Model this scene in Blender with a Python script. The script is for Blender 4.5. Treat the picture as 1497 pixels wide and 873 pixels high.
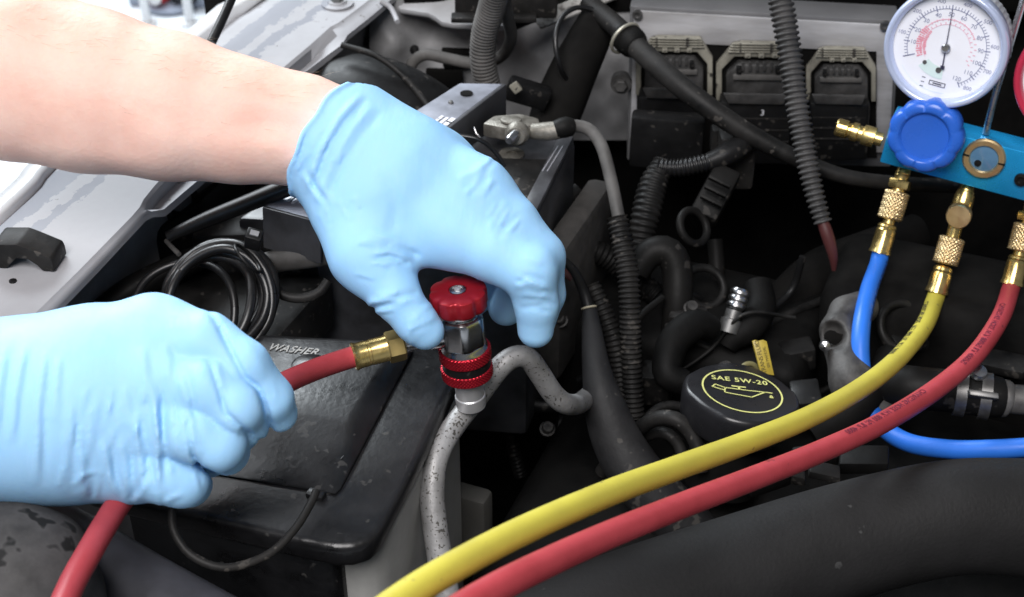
import bpy, bmesh, math, random
import numpy as np
from mathutils import Vector, Matrix
random.seed(7)
rng = np.random.default_rng(7)
for o in list(bpy.data.objects):
    bpy.data.objects.remove(o)
scene = bpy.context.scene
COL = scene.collection

# ------------------------------------------------------------------ camera
PITCH = math.radians(35.0)
CS, SN = math.cos(PITCH), math.sin(PITCH)
FPX = 748.5 / math.tan(math.radians(20.0))      # focal length in photograph pixels
CAM = np.array([0.0, -0.655, 0.459])
cam_data = bpy.data.cameras.new('camera')
cam = bpy.data.objects.new('camera', cam_data)
COL.objects.link(cam)
cam.location = CAM
cam.rotation_euler = (math.radians(90) - PITCH, 0, 0)
cam_data.sensor_width = 36.0
cam_data.lens = 18.0 / math.tan(math.radians(20.0))
cam_data.clip_start = 0.01
cam_data.clip_end = 60.0
cam_data.dof.use_dof = True
cam_data.dof.focus_distance = 0.79
cam_data.dof.aperture_fstop = 13.0
scene.camera = cam

# ------------------------------------------------------------------ world and light
world = bpy.data.worlds.new('World')
scene.world = world
world.use_nodes = True
bg = world.node_tree.nodes['Background']
bg.inputs[0].default_value = (0.80, 0.88, 1.0, 1)
bg.inputs[1].default_value = 0.14

def area_light(name, loc, target, size, power, color):
    l = bpy.data.lights.new(name, 'AREA')
    l.shape = 'DISK'
    l.size = size
    l.energy = power
    l.color = color
    o = bpy.data.objects.new(name, l)
    COL.objects.link(o)
    o.location = loc
    d = Vector(target) - Vector(loc)
    o.rotation_euler = d.to_track_quat('-Z', 'Y').to_euler()
    return o
area_light('daylight_from_open_door', (-1.5, 1.2, 1.55), (-0.1, 0.05, 0.0), 1.7, 50.0, (0.90, 0.95, 1.0))
area_light('overhead_front_fill', (-0.35, -1.15, 1.70), (0.0, 0.1, -0.05), 1.3, 58.0, (1.0, 0.97, 0.965))  # added fill from above and behind the camera
area_light('shop_floor_fill', (-1.6, 3.4, 2.4), (-0.9, 2.6, -0.85), 1.8, 190.0, (0.88, 0.95, 1.0))  # added lamp to brighten the floor beyond the fender, no source seen

scene.view_settings.view_transform = 'Standard'
scene.view_settings.look = 'None'
scene.view_settings.exposure = 0.0
scene.view_settings.gamma = 1.0
scene.view_settings.use_curve_mapping = False
scene.render.engine = 'CYCLES'

# ------------------------------------------------------------------ measuring helpers
def ray(px, py):
    u = (px - 748.5) / FPX
    v = (py - 436.5) / FPX
    return np.array([u, CS - v * SN, -SN - v * CS])
def P(px, py, d):
    """point seen at (px, py) at distance d along the optical axis"""
    return CAM + d * ray(px, py)
def PZ(px, py, z):
    r = ray(px, py)
    return CAM + r * ((z - CAM[2]) / r[2])
def PPL(px, py, p0, n):
    r = ray(px, py)
    return CAM + r * (np.dot(p0 - CAM, n) / np.dot(r, n))
def proj(p):
    q = np.asarray(p) - CAM
    d = q[1] * CS - q[2] * SN
    return 748.5 + FPX * q[0] / d, 436.5 - FPX * (q[1] * SN + q[2] * CS) / d, d
def nrm(v):
    v = np.asarray(v, float)
    return v / np.linalg.norm(v)
AX = nrm([0.3745, 0.927, 0])          # along the truck
LX = nrm([0.927, -0.3745, 0])         # across the truck
UP = np.array([0.0, 0, 1])
MM = 0.001

# ------------------------------------------------------------------ materials
MATS = {}
def mat(name, col, rough=0.5, metal=0.0, col2=None, nscale=40.0, namt=0.5, bump=0.0, bscale=200.0,
        stretch=None, spec=0.5, coat=0.0, sss=0.0, rvar=0.12, speck=None, speck_scale=300.0, speck_thr=0.62,
        aniso=0.0, trans=0.0, ior=1.45, sheen=0.0, alpha=1.0, nthr=(0.35, 0.65), glove=False):
    if name in MATS:
        return MATS[name]
    m = bpy.data.materials.new(name)
    m.use_nodes = True
    nt = m.node_tree
    L = nt.links
    b = nt.nodes['Principled BSDF']
    b.inputs['Roughness'].default_value = rough
    b.inputs['Metallic'].default_value = metal
    b.inputs['Specular IOR Level'].default_value = spec
    b.inputs['Coat Weight'].default_value = coat
    b.inputs['Coat Roughness'].default_value = 0.15
    b.inputs['Transmission Weight'].default_value = trans
    b.inputs['IOR'].default_value = ior
    b.inputs['Sheen Weight'].default_value = sheen
    b.inputs['Alpha'].default_value = alpha
    if sss > 0:
        b.inputs['Subsurface Weight'].default_value = sss
        b.inputs['Subsurface Radius'].default_value = (1.0, 0.35, 0.2)
        b.inputs['Subsurface Scale'].default_value = 0.004
    tc = nt.nodes.new('ShaderNodeTexCoord')
    src = tc.outputs['Object']
    if stretch is not None:
        mp = nt.nodes.new('ShaderNodeMapping')
        mp.vector_type = 'TEXTURE'
        mp.inputs['Rotation'].default_value = (0, 0, -stretch[0])
        mp.inputs['Scale'].default_value = tuple(1.0 / q for q in stretch[1])
        L.new(src, mp.inputs[0])
        src = mp.outputs[0]
    base = None
    if col2 is None:
        col2 = tuple(c * 0.72 for c in col)
    n = nt.nodes.new('ShaderNodeTexNoise')
    n.inputs['Scale'].default_value = nscale
    n.inputs['Detail'].default_value = 7
    n.inputs['Roughness'].default_value = 0.62
    L.new(src, n.inputs['Vector'])
    cr = nt.nodes.new('ShaderNodeValToRGB')
    cr.color_ramp.elements[0].position = nthr[0]
    cr.color_ramp.elements[1].position = nthr[1]
    cr.color_ramp.elements[0].color = (*[c2 * namt + c * (1 - namt) for c, c2 in zip(col, col2)], 1)
    cr.color_ramp.elements[1].color = (*col, 1)
    L.new(n.outputs['Fac'], cr.inputs[0])
    base = cr.outputs[0]
    if speck is not None:
        n3 = nt.nodes.new('ShaderNodeTexNoise')
        n3.inputs['Scale'].default_value = speck_scale
        n3.inputs['Detail'].default_value = 2
        L.new(tc.outputs['Object'], n3.inputs['Vector'])
        c3 = nt.nodes.new('ShaderNodeValToRGB')
        c3.color_ramp.elements[0].position = speck_thr
        c3.color_ramp.elements[1].position = speck_thr + 0.04
        c3.color_ramp.elements[0].color = (0, 0, 0, 1)
        c3.color_ramp.elements[1].color = (1, 1, 1, 1)
        n4 = nt.nodes.new('ShaderNodeTexNoise')           # specks come in patches
        n4.inputs['Scale'].default_value = speck_scale * 0.09
        L.new(tc.outputs['Object'], n4.inputs['Vector'])
        pm = nt.nodes.new('ShaderNodeMath')
        pm.operation = 'MULTIPLY_ADD'
        L.new(n4.outputs['Fac'], pm.inputs[0])
        pm.inputs[1].default_value = 0.5
        pm.inputs[2].default_value = -0.25
        pa = nt.nodes.new('ShaderNodeMath')
        pa.operation = 'ADD'
        L.new(n3.outputs['Fac'], pa.inputs[0])
        L.new(pm.outputs[0], pa.inputs[1])
        L.new(pa.outputs[0], c3.inputs[0])
        mx = nt.nodes.new('ShaderNodeMix')
        mx.data_type = 'RGBA'
        L.new(c3.outputs[0], mx.inputs[0])
        L.new(base, mx.inputs[6])
        mx.inputs[7].default_value = (*speck, 1)
        base = mx.outputs[2]
    L.new(base, b.inputs['Base Color'])
    if rvar > 0:
        mr = nt.nodes.new('ShaderNodeMapRange')
        mr.inputs[1].default_value = 0.3
        mr.inputs[2].default_value = 0.7
        mr.inputs[3].default_value = max(0.02, rough - rvar)
        mr.inputs[4].default_value = min(1.0, rough + rvar)
        L.new(n.outputs['Fac'], mr.inputs[0])
        L.new(mr.outputs[0], b.inputs['Roughness'])
    if bump > 0:
        n2 = nt.nodes.new('ShaderNodeTexNoise')
        n2.inputs['Scale'].default_value = bscale
        n2.inputs['Detail'].default_value = 4
        if glove:                   # fine tension wrinkles, stretched, in patches
            mg = nt.nodes.new('ShaderNodeMapping')
            mg.vector_type = 'TEXTURE'
            mg.inputs['Rotation'].default_value = (math.radians(55), 0, math.radians(-8))
            mg.inputs['Scale'].default_value = (1.0, 5.5, 2.0)
            L.new(src, mg.inputs[0])
            L.new(mg.outputs[0], n2.inputs['Vector'])
        else:
            L.new(src, n2.inputs['Vector'])
        bp = nt.nodes.new('ShaderNodeBump')
        bp.inputs['Strength'].default_value = bump
        bp.inputs['Distance'].default_value = 0.001
        L.new(n2.outputs['Fac'], bp.inputs['Height'])
        L.new(bp.outputs[0], b.inputs['Normal'])
    MATS[name] = m
    return m

rot_ax = -math.atan2(AX[1], AX[0])
glove_m = mat('nitrile_glove', (0.345, 0.615, 0.90), 0.58, col2=(0.30, 0.58, 0.89), nscale=30, bump=0.55, bscale=95, spec=0.22, sss=0.15, glove=True)
skin_m = mat('skin', (0.82, 0.56, 0.465), 0.52, col2=(0.745, 0.435, 0.35), nscale=30, namt=0.7, bump=0.3, bscale=330, spec=0.35, sss=0.25)
hair_m = mat('arm_hair', (0.46, 0.34, 0.24), 0.5)
def rail_paint():
    """light grey rail paint with two torn bands of bare primer running along the rail"""
    m = mat('worn_grey_paint', (0.38, 0.385, 0.405), 0.60, speck=(.16, .15, .14), speck_scale=150, speck_thr=.715, col2=(0.31, 0.31, 0.325), nscale=14, namt=1.0, bump=0.06, bscale=160, rvar=0.1, spec=0.25)
    nt = m.node_tree
    L = nt.links
    b = nt.nodes['Principled BSDF']
    old = b.inputs['Base Color'].links[0].from_socket
    N = nt.nodes.new
    geo = N('ShaderNodeNewGeometry')
    def dot(vec):
        d = N('ShaderNodeVectorMath')
        d.operation = 'DOT_PRODUCT'
        L.new(geo.outputs['Position'], d.inputs[0])
        d.inputs[1].default_value = tuple(vec)
        return d.outputs['Value']
    def mth(op, x, y):
        q = N('ShaderNodeMath')
        q.operation = op
        for i, w in enumerate((x, y)):
            if isinstance(w, (int, float)):
                q.inputs[i].default_value = w
            else:
                L.new(w, q.inputs[i])
        return q.outputs[0]
    mp = N('ShaderNodeMapping')
    mp.vector_type = 'TEXTURE'
    mp.inputs['Rotation'].default_value = (0, 0, -rot_ax)
    mp.inputs['Scale'].default_value = (1.6, 0.8, 1.0)
    L.new(geo.outputs['Position'], mp.inputs[0])
    n = N('ShaderNodeTexNoise')
    n.inputs['Scale'].default_value = 90
    n.inputs['Detail'].default_value = 10
    n.inputs['Roughness'].default_value = 0.7
    L.new(mp.outputs[0], n.inputs['Vector'])
    n2 = N('ShaderNodeTexNoise')
    n2.inputs['Scale'].default_value = 11
    n2.inputs['Detail'].default_value = 2
    L.new(mp.outputs[0], n2.inputs['Vector'])
    l = dot(LX)
    jit = mth('ADD', mth('MULTIPLY', mth('SUBTRACT', n.outputs['Fac'], 0.5), 0.026), mth('MULTIPLY', mth('SUBTRACT', n2.outputs['Fac'], 0.5), 0.026))
    mask = None
    for l0, w in ((-0.322, 0.0085), (-0.2985, 0.0045)):
        d = mth('ABSOLUTE', mth('ADD', mth('SUBTRACT', l, l0), jit), 0)
        k = mth('LESS_THAN', d, w)
        mask = k if mask is None else mth('MAXIMUM', mask, k)
    mx = N('ShaderNodeMix')
    mx.data_type = 'RGBA'
    L.new(mask, mx.inputs[0])
    L.new(old, mx.inputs[6])
    mx.inputs[7].default_value = (0.235, 0.245, 0.275, 1)
    L.new(mx.outputs[2], b.inputs['Base Color'])
    return m
primer_m = rail_paint()
white_m = mat('white_paint', (0.78, 0.79, 0.80), 0.3, nscale=14, namt=0.2, coat=0.4)
greypaint_m = mat('dusty_grey_paint', (0.30, 0.30, 0.31), 0.55, col2=(0.13, 0.13, 0.13), nscale=16, namt=0.9, bump=0.1)
firewall_m = mat('firewall_paint', (0.40, 0.40, 0.41), 0.6, col2=(0.17, 0.17, 0.17), nscale=11, namt=0.9, bump=0.12)
blk_m = mat('black_plastic', (0.009, 0.009, 0.0095), 0.45, col2=(0.005, 0.005, 0.005), nscale=60, bump=0.1, spec=0.25, speck=(.040, .037, .034), speck_scale=150, speck_thr=.655)
blkdust_m = mat('dusty_black_plastic', (0.025, 0.0236, 0.0225), 0.55, col2=(0.006, 0.006, 0.006), nscale=26, namt=1.0, bump=0.2, spec=0.26, speck=(.060, .055, .050), speck_scale=170, speck_thr=.65)
lid_m = mat('reservoir_black', (0.017, 0.017, 0.0185), 0.36, rvar=.16, speck=(.05, .048, .046), speck_scale=130, speck_thr=.70, col2=(0.005, 0.005, 0.0055), nscale=19, namt=1.0, bump=0.18, bscale=260)
rub_m = mat('black_rubber', (0.005, 0.005, 0.005), 0.55, col2=(0.010, 0.0095, 0.009), nscale=30, namt=1.0, bump=0.15, spec=0.16, speck=(.030, .028, .026), speck_scale=140, speck_thr=.65)
rubgrey_m = mat('grey_dusty_rubber', (0.115, 0.110, 0.105), 0.66, col2=(0.045, 0.043, 0.041), nscale=35, namt=0.9, bump=0.15)
ductdark_m = mat('matte_duct_plastic', (0.020, 0.0195, 0.020), 0.62, spec=0.3, col2=(0.013, 0.0125, 0.0125), nscale=10, namt=1.0, bump=0.25, bscale=420,
                 speck=(0.05, 0.05, 0.05), speck_scale=120, speck_thr=0.74)
spot_m = mat('spotted_shroud', (0.075, 0.072, 0.072), 0.75, spec=.3, col2=(0.030, 0.029, 0.029), nscale=38, namt=1.0, bump=0.3, bscale=180,
             speck=(0.012, 0.012, 0.012), speck_scale=75, speck_thr=0.60)
shiny_m = mat('shiny_black_cable', (0.009, 0.009, 0.0095), 0.33, nscale=60, spec=0.6, rvar=0.06)
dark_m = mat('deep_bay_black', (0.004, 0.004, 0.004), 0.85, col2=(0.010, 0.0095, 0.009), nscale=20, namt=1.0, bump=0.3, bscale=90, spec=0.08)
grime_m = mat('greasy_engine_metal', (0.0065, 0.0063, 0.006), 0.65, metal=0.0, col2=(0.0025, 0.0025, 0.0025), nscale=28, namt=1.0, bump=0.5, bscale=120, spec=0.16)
cast_m = mat('cast_aluminium', (0.15, 0.146, 0.142), 0.6, metal=0.4, col2=(0.045, 0.042, 0.04), nscale=30, namt=0.9, bump=0.3, bscale=240)
alu_m = mat('aluminium_ecu', (0.52, 0.52, 0.54), 0.5, metal=0.15, col2=(0.27, 0.262, 0.26), nscale=18, namt=0.9, bump=0.05, stretch=(0, (0.4, 1, 2.5)))
aludark_m = mat('ecu_rim', (0.17, 0.17, 0.175), 0.5, metal=0.3, nscale=25)
pipe_m = mat('ac_pipe_aluminium', (0.40, 0.40, 0.405), 0.52, metal=0.4, col2=(0.19, 0.185, 0.18), nscale=34, namt=0.9, bump=0.25, bscale=330,
             speck=(0.10, 0.095, 0.088), speck_scale=560, speck_thr=0.635)
port_m = mat('port_aluminium', (0.62, 0.62, 0.63), 0.38, metal=0.6, nscale=80, namt=0.3)
chrome_m = mat('dark_chrome', (0.62, 0.62, 0.63), 0.20, metal=1.0, nscale=60, rvar=0.05)
steel_m = mat('steel', (0.55, 0.55, 0.56), 0.3, metal=1.0, nscale=90, rvar=0.1)
dsteel_m = mat('dull_steel', (0.22, 0.22, 0.22), 0.45, metal=0.8, col2=(0.1, 0.095, 0.09), nscale=50, namt=0.9)
redano_m = mat('red_anodised', (0.50, 0.018, 0.035), 0.30, metal=0.75, nscale=70, namt=0.3, rvar=0.08)
redplast_m = mat('red_knob_metal', (0.36, 0.012, 0.022), 0.33, metal=0.45, nscale=50, namt=0.4, rvar=0.08, coat=0.2)
brass_m = mat('brass', (0.86, 0.66, 0.27), 0.27, metal=0.95, col2=(0.70, 0.50, 0.18), nscale=70, namt=0.8)
brassw_m = mat('pale_brass', (0.78, 0.60, 0.33), 0.36, metal=0.9, nscale=90, namt=0.4)
redhose_m = mat('red_hose_rubber', (0.43, 0.056, 0.068), 0.44, col2=(0.32, 0.038, 0.046), nscale=24, namt=.9, bump=0.12, bscale=300, spec=0.35, speck=(.22, .035, .042), speck_scale=160, speck_thr=.745)
yelhose_m = mat('yellow_hose_rubber', (0.53, 0.47, 0.065), 0.48, col2=(0.43, 0.37, 0.06), nscale=24, namt=.8, bump=0.12, bscale=300, spec=0.35, speck=(.28, .24, .06), speck_scale=160, speck_thr=.745)
bluhose_m = mat('blue_hose_rubber', (0.025, 0.16, 0.66), 0.40, nscale=40, namt=0.3, bump=0.05, spec=0.4)
hoseink_m = mat('hose_print', (0.035, 0.03, 0.02), 0.6, nscale=400, namt=0.5)
hoseinkr_m = mat('hose_print_on_red', (0.14, 0.015, 0.035), 0.6, nscale=400, namt=0.5)
cyan_m = mat('blue_anodised_block', (0.018, 0.37, 0.78), 0.28, metal=0.45, nscale=60, namt=0.25, rvar=0.06)
bknob_m = mat('blue_knob_plastic', (0.025, 0.125, 0.58), 0.28, nscale=50, namt=0.2, rvar=0.05, spec=0.5)
dial_m = mat('gauge_dial_white', (0.84, 0.86, 0.93), 0.6, nscale=30, namt=0.1)
bezel_m = mat('gauge_bezel', (0.56, 0.64, 0.86), 0.2, metal=0.3, nscale=50, namt=0.3, rvar=0.06)
bezelred_m = mat('red_gauge_bezel', (0.50, 0.03, 0.07), 0.25, nscale=50, namt=0.3, rvar=0.06)
gcase_m = mat('gauge_case', (0.52, 0.54, 0.58), 0.4, nscale=50, namt=0.3)
ink_m = mat('dial_ink', (0.05, 0.05, 0.10), 0.6, nscale=50)
inkgrey_m = mat('dial_ink_grey', (0.26, 0.28, 0.42), 0.6, nscale=50)
pink_m = mat('dial_pink', (0.80, 0.46, 0.56), 0.6, nscale=50, namt=0.2)
redink_m = mat('dial_red', (0.80, 0.33, 0.42), 0.6, nscale=50, namt=0.2)
green_m = mat('dial_green', (0.68, 0.83, 0.82), 0.6, nscale=50, namt=0.2)
glass_m = mat('lens_glass', (1, 1, 1), 0.02, trans=1.0, nscale=10, namt=0, rvar=0.0, ior=1.45)
sight_m = mat('sight_glass_fluid', (0.10, 0.22, 0.36), 0.08, nscale=70, namt=0.6, coat=0.8, rvar=0.03)
beige_m = mat('dusty_beige_connector', (0.33, 0.315, 0.262), 0.65, speck=(.05, .046, .04), speck_scale=160, speck_thr=.64, col2=(0.13, 0.122, 0.10), nscale=45, namt=0.9, bump=0.15)
tank_m = mat('milky_tank_plastic', (0.40, 0.40, 0.385), 0.5, col2=(0.24, 0.24, 0.23), nscale=12, namt=0.9, bump=0.1, spec=0.3)
lead_m = mat('lead_terminal', (0.27, 0.255, 0.225), 0.5, metal=0.55, col2=(0.14, 0.13, 0.11), nscale=80, namt=1.0, bump=0.4, bscale=400)
bracket_m = mat('battery_bracket', (0.38, 0.40, 0.47), 0.38, col2=(0.20, 0.21, 0.24), nscale=24, namt=1.0, metal=0.2, bump=0.08)  # reflected sky put into the colour, lighter and bluer
battery_m = mat('battery_case', (0.075, 0.077, 0.085), 0.42, col2=(0.03, 0.03, 0.032), nscale=25, namt=1.0, bump=0.1)
label_m = mat('white_print', (0.75, 0.76, 0.80), 0.5, nscale=300, namt=0.4)
capink_m = mat('cap_print_yellow', (0.62, 0.62, 0.22), 0.5, nscale=300, namt=0.35)
cap_m = mat('oil_cap_plastic', (0.014, 0.014, 0.016), 0.30, nscale=60, namt=0.4, rvar=0.08, spec=0.55)
dip_m = mat('dipstick_yellow', (0.50, 0.38, 0.05), 0.45, col2=(0.30, 0.22, 0.03), nscale=120, namt=0.7)
dipink_m = mat('dipstick_print', (0.06, 0.045, 0.01), 0.6)
maroon_m = mat('dull_red_wire', (0.075, 0.02, 0.02), 0.55, nscale=50)
floor_m = mat('shop_floor_concrete', (0.72, 0.76, 0.80), 0.55, nscale=3, namt=0.3)
shopred_m = mat('shop_red_paint', (0.65, 0.04, 0.05), 0.35, nscale=6, namt=0.3)
shopblk_m = mat('shop_black', (0.02, 0.02, 0.025), 0.5, nscale=6)
shopgrey_m = mat('shop_grey', (0.30, 0.34, 0.42), 0.5, nscale=9, namt=0.6)
green2_m = mat('shop_green', (0.16, 0.35, 0.06), 0.6, nscale=9, namt=0.6)
tape_m = mat('cloth_tape', (0.018, 0.0178, 0.019), 0.65, speck=(.05, .047, .043), speck_scale=150, speck_thr=.66, col2=(0.010, 0.010, 0.011), nscale=40, namt=1.0, bump=0.3, bscale=260)
tan_m = mat('tan_ring', (0.42, 0.38, 0.28), 0.5)

# ------------------------------------------------------------------ object helpers
ORG = {}
def thing(name, label, cat, loc, group=None):
    o = bpy.data.objects.new(name, None)
    COL.objects.link(o)
    o.empty_display_size = 0.01
    o.location = loc
    ORG[o.name] = np.array(loc, float)
    o['label'] = label
    o['category'] = cat
    if group:
        o['group'] = group
    return o
def tag(o, label, cat=None, group=None):
    o['label'] = label
    if cat:
        o['category'] = cat
    if group:
        o['group'] = group
    return o

class MB:
    """collects vertices and faces of one mesh"""
    def __init__(s):
        s.v = []
        s.f = []
        s.n = 0
    def add(s, v, f):
        v = np.asarray(v, float).reshape(-1, 3)
        s.v.append(v)
        s.f.extend([[i + s.n for i in q] for q in f])
        s.n += len(v)
        return s
    def tube(s, path, r, seg=16, cap=True):
        s.add(*tube_arrays(path, r, seg, cap))
        return s
    def lathe(s, prof, o, ax, seg=32, mod=None, ref=None, cap=True):
        s.add(*lathe_arrays(prof, o, ax, seg, mod, ref, cap))
        return s
    def box(s, c, half, axes=None, bev=0.0, segs=2):
        s.add(*box_arrays(c, half, axes, bev, segs))
        return s
    def prism(s, poly, ext, bev=0.0, segs=2):
        s.add(*prism_arrays(poly, ext, bev, segs))
        return s
    def build(s, name, m, parent=None, angle=38, kind=None, origin=None):
        v = np.concatenate(s.v)
        lo, hi = v.min(0), v.max(0)
        if origin is None:
            origin = np.array([(lo[0] + hi[0]) / 2, (lo[1] + hi[1]) / 2, lo[2] if parent is None else (lo[2] + hi[2]) / 2])
        me = bpy.data.meshes.new(name)
        me.from_pydata((v - origin).tolist(), [], s.f)
        me.update()
        me.polygons.foreach_set('use_smooth', [True] * len(me.polygons))
        if angle < 180:
            me.set_sharp_from_angle(angle=math.radians(angle))
        me.materials.append(m)
        o = bpy.data.objects.new(name, me)
        COL.objects.link(o)
        ORG[o.name] = np.array(origin, float)
        if parent is not None:
            o.parent = parent
            o.location = origin - ORG[parent.name]
        else:
            o.location = origin
        if kind:
            o['kind'] = kind
        return o

def spline(pts, step=0.004, closed=False):
    """Catmull-Rom through pts (rows may carry a radius as 4th value), resampled evenly"""
    p = np.asarray(pts, float)
    if closed:
        q = np.vstack([p[-1], p, p[0], p[1]])
    else:
        q = np.vstack([2 * p[0] - p[1], p, 2 * p[-1] - p[-2]])
    out = []
    for i in range(1, len(q) - 2):
        t = np.linspace(0, 1, 24, endpoint=False)[:, None]
        a, b, c, d = q[i - 1], q[i], q[i + 1], q[i + 2]
        out.append(0.5 * ((2 * b) + (c - a) * t + (2 * a - 5 * b + 4 * c - d) * t ** 2 + (-a + 3 * b - 3 * c + d) * t ** 3))
    out.append(q[-2][None])
    o = np.vstack(out)
    s = np.concatenate([[0], np.cumsum(np.linalg.norm(np.diff(o[:, :3], axis=0), axis=1))])
    n = max(2, int(round(s[-1] / step)) + 1)
    ss = np.linspace(0, s[-1], n)
    return np.stack([np.interp(ss, s, o[:, k]) for k in range(o.shape[1])], 1), ss

def frames(path):
    T = np.gradient(path, axis=0)
    T /= np.linalg.norm(T, axis=1)[:, None]
    ref = np.array([0, 0, 1.0]) if abs(T[0][2]) < 0.9 else np.array([0, 1.0, 0])
    N = np.zeros_like(path)
    N[0] = nrm(ref - T[0] * np.dot(ref, T[0]))
    for i in range(1, len(path)):
        n = N[i - 1] - T[i] * np.dot(N[i - 1], T[i])
        N[i] = n / np.linalg.norm(n)
    B = np.cross(T, N)
    return T, N, B

def tube_arrays(path, r, seg=16, cap=True):
    path = np.asarray(path, float)
    n = len(path)
    r = np.full(n, r) if np.isscalar(r) else np.asarray(r, float)
    T, N, B = frames(path)
    a = np.linspace(0, 2 * math.pi, seg, endpoint=False)
    v = path[:, None, :] + r[:, None, None] * (np.cos(a)[None, :, None] * N[:, None, :] + np.sin(a)[None, :, None] * B[:, None, :])
    v = v.reshape(-1, 3)
    f = []
    for i in range(n - 1):
        for j in range(seg):
            k = (j + 1) % seg
            f.append([i * seg + j, i * seg + k, (i + 1) * seg + k, (i + 1) * seg + j])
    if cap:
        f.append(list(range(seg))[::-1])
        f.append([(n - 1) * seg + j for j in range(seg)])
    return v, f

def basis(ax, ref=None):
    ax = nrm(ax)
    if ref is None:
        ref = np.array([1.0, 0, 0]) if abs(ax[0]) < 0.8 else np.array([0, 1.0, 0])
    u = nrm(np.asarray(ref, float) - ax * np.dot(ref, ax))
    return u, np.cross(ax, u), ax

def lathe_arrays(prof, o, ax, seg=32, mod=None, ref=None, cap=True):
    u, w, ax = basis(ax, ref)
    o = np.asarray(o, float)
    a = np.linspace(0, 2 * math.pi, seg, endpoint=False)
    v = []
    for i, (r, h) in enumerate(prof):
        rr = np.full(seg, r) if mod is None else mod(a, i, r, h)
        v.append(o + h * ax + rr[:, None] * (np.cos(a)[:, None] * u + np.sin(a)[:, None] * w))
    v = np.concatenate(v)
    f = []
    for i in range(len(prof) - 1):
        for j in range(seg):
            k = (j + 1) % seg
            f.append([i * seg + j, i * seg + k, (i + 1) * seg + k, (i + 1) * seg + j])
    if not cap:
        return v, f
    f.append(list(range(seg))[::-1])
    m = (len(prof) - 1) * seg
    f.append([m + j for j in range(seg)])
    return v, f

def bm_arrays(bm):
    bm.verts.ensure_lookup_table()
    bm.verts.index_update()
    v = np.array([x.co[:] for x in bm.verts])
    f = [[q.index for q in p.verts] for p in bm.faces]
    bm.free()
    return v, f

def box_arrays(c, half, axes=None, bev=0.0, segs=2):
    bm = bmesh.new()
    bmesh.ops.create_cube(bm, size=2.0)
    for x in bm.verts:
        x.co = Vector((x.co[0] * half[0], x.co[1] * half[1], x.co[2] * half[2]))
    if bev > 0:
        bmesh.ops.bevel(bm, geom=list(bm.edges), offset=bev, segments=segs, profile=0.5, affect='EDGES', clamp_overlap=True)
    v, f = bm_arrays(bm)
    if axes is not None:
        v = v @ np.array([nrm(a) for a in axes])
    return v + np.asarray(c, float), f

def prism_arrays(poly, ext, bev=0.0, segs=2):
    bm = bmesh.new()
    vs = [bm.verts.new(Vector(p)) for p in poly]
    fa = bm.faces.new(vs)
    r = bmesh.ops.extrude_face_region(bm, geom=[fa])
    for g in r['geom']:
        if isinstance(g, bmesh.types.BMVert):
            g.co += Vector(ext)
    bmesh.ops.recalc_face_normals(bm, faces=list(bm.faces))
    if bev > 0:
        bmesh.ops.bevel(bm, geom=list(bm.edges), offset=bev, segments=segs, profile=0.5, affect='EDGES', clamp_overlap=True)
    return bm_arrays(bm)

def ring_tube(c, ax, R, r, seg=40, ss=10):
    u, w, ax = basis(ax)
    a = np.linspace(0, 2 * math.pi, seg, endpoint=False)
    b = np.linspace(0, 2 * math.pi, ss, endpoint=False)
    v = []
    for x in a:
        d = math.cos(x) * u + math.sin(x) * w
        for y in b:
            v.append(np.asarray(c) + d * (R + r * math.cos(y)) + ax * r * math.sin(y))
    f = []
    for i in range(seg):
        for j in range(ss):
            k, l = (i + 1) % seg, (j + 1) % ss
            f.append([i * ss + j, k * ss + j, k * ss + l, i * ss + l])
    return np.array(v), f

def px_path(pts, step=0.004):
    """[(px, py, d[, r_mm])] -> resampled path, radii (m), arclength"""
    rows = []
    for q in pts:
        p = P(q[0], q[1], q[2])
        rows.append(list(p) + ([q[3] * MM] if len(q) > 3 else []))
    o, s = spline(rows, step)
    return o[:, :3], (o[:, 3] if o.shape[1] > 3 else None), s

def hose(name, pts, r, m, parent=None, seg=16, step=0.004, ribs=None, kind=None):
    """smooth or corrugated hose; ribs = (pitch, depth) in mm"""
    if ribs:
        step = ribs[0] * MM / 6.0
    p, rr, s = px_path(pts, step)
    rad = (np.full(len(p), r * MM) if rr is None else rr)
    if ribs:
        ph = (s / (ribs[0] * MM)) * 2 * math.pi
        w = np.tanh(1.8 * np.cos(ph)) / 0.95
        rad = rad + ribs[1] * MM * 0.5 * (w - 1) + 0.0002 * np.sin(s * 60)
    return MB().tube(p, rad, seg).build(name, m, parent, angle=60, kind=kind)

def text_arrays(txt, size=1.0, spacing=1.0, shear=0.0, bold=0.0):
    cu = bpy.data.curves.new('t', 'FONT')
    cu.body = txt
    cu.size = size
    cu.align_x = 'CENTER'
    cu.align_y = 'CENTER'
    cu.space_character = spacing
    cu.resolution_u = 3
    cu.shear = shear
    cu.offset = bold * size
    o = bpy.data.objects.new('t', cu)
    COL.objects.link(o)
    dg = bpy.context.evaluated_depsgraph_get()
    me = bpy.data.meshes.new_from_object(o.evaluated_get(dg))
    v = np.array([x.co[:] for x in me.vertices]).reshape(-1, 3)
    f = [list(p.vertices) for p in me.polygons]
    bpy.data.objects.remove(o)
    bpy.data.curves.remove(cu)
    bpy.data.meshes.remove(me)
    return v, f

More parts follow.
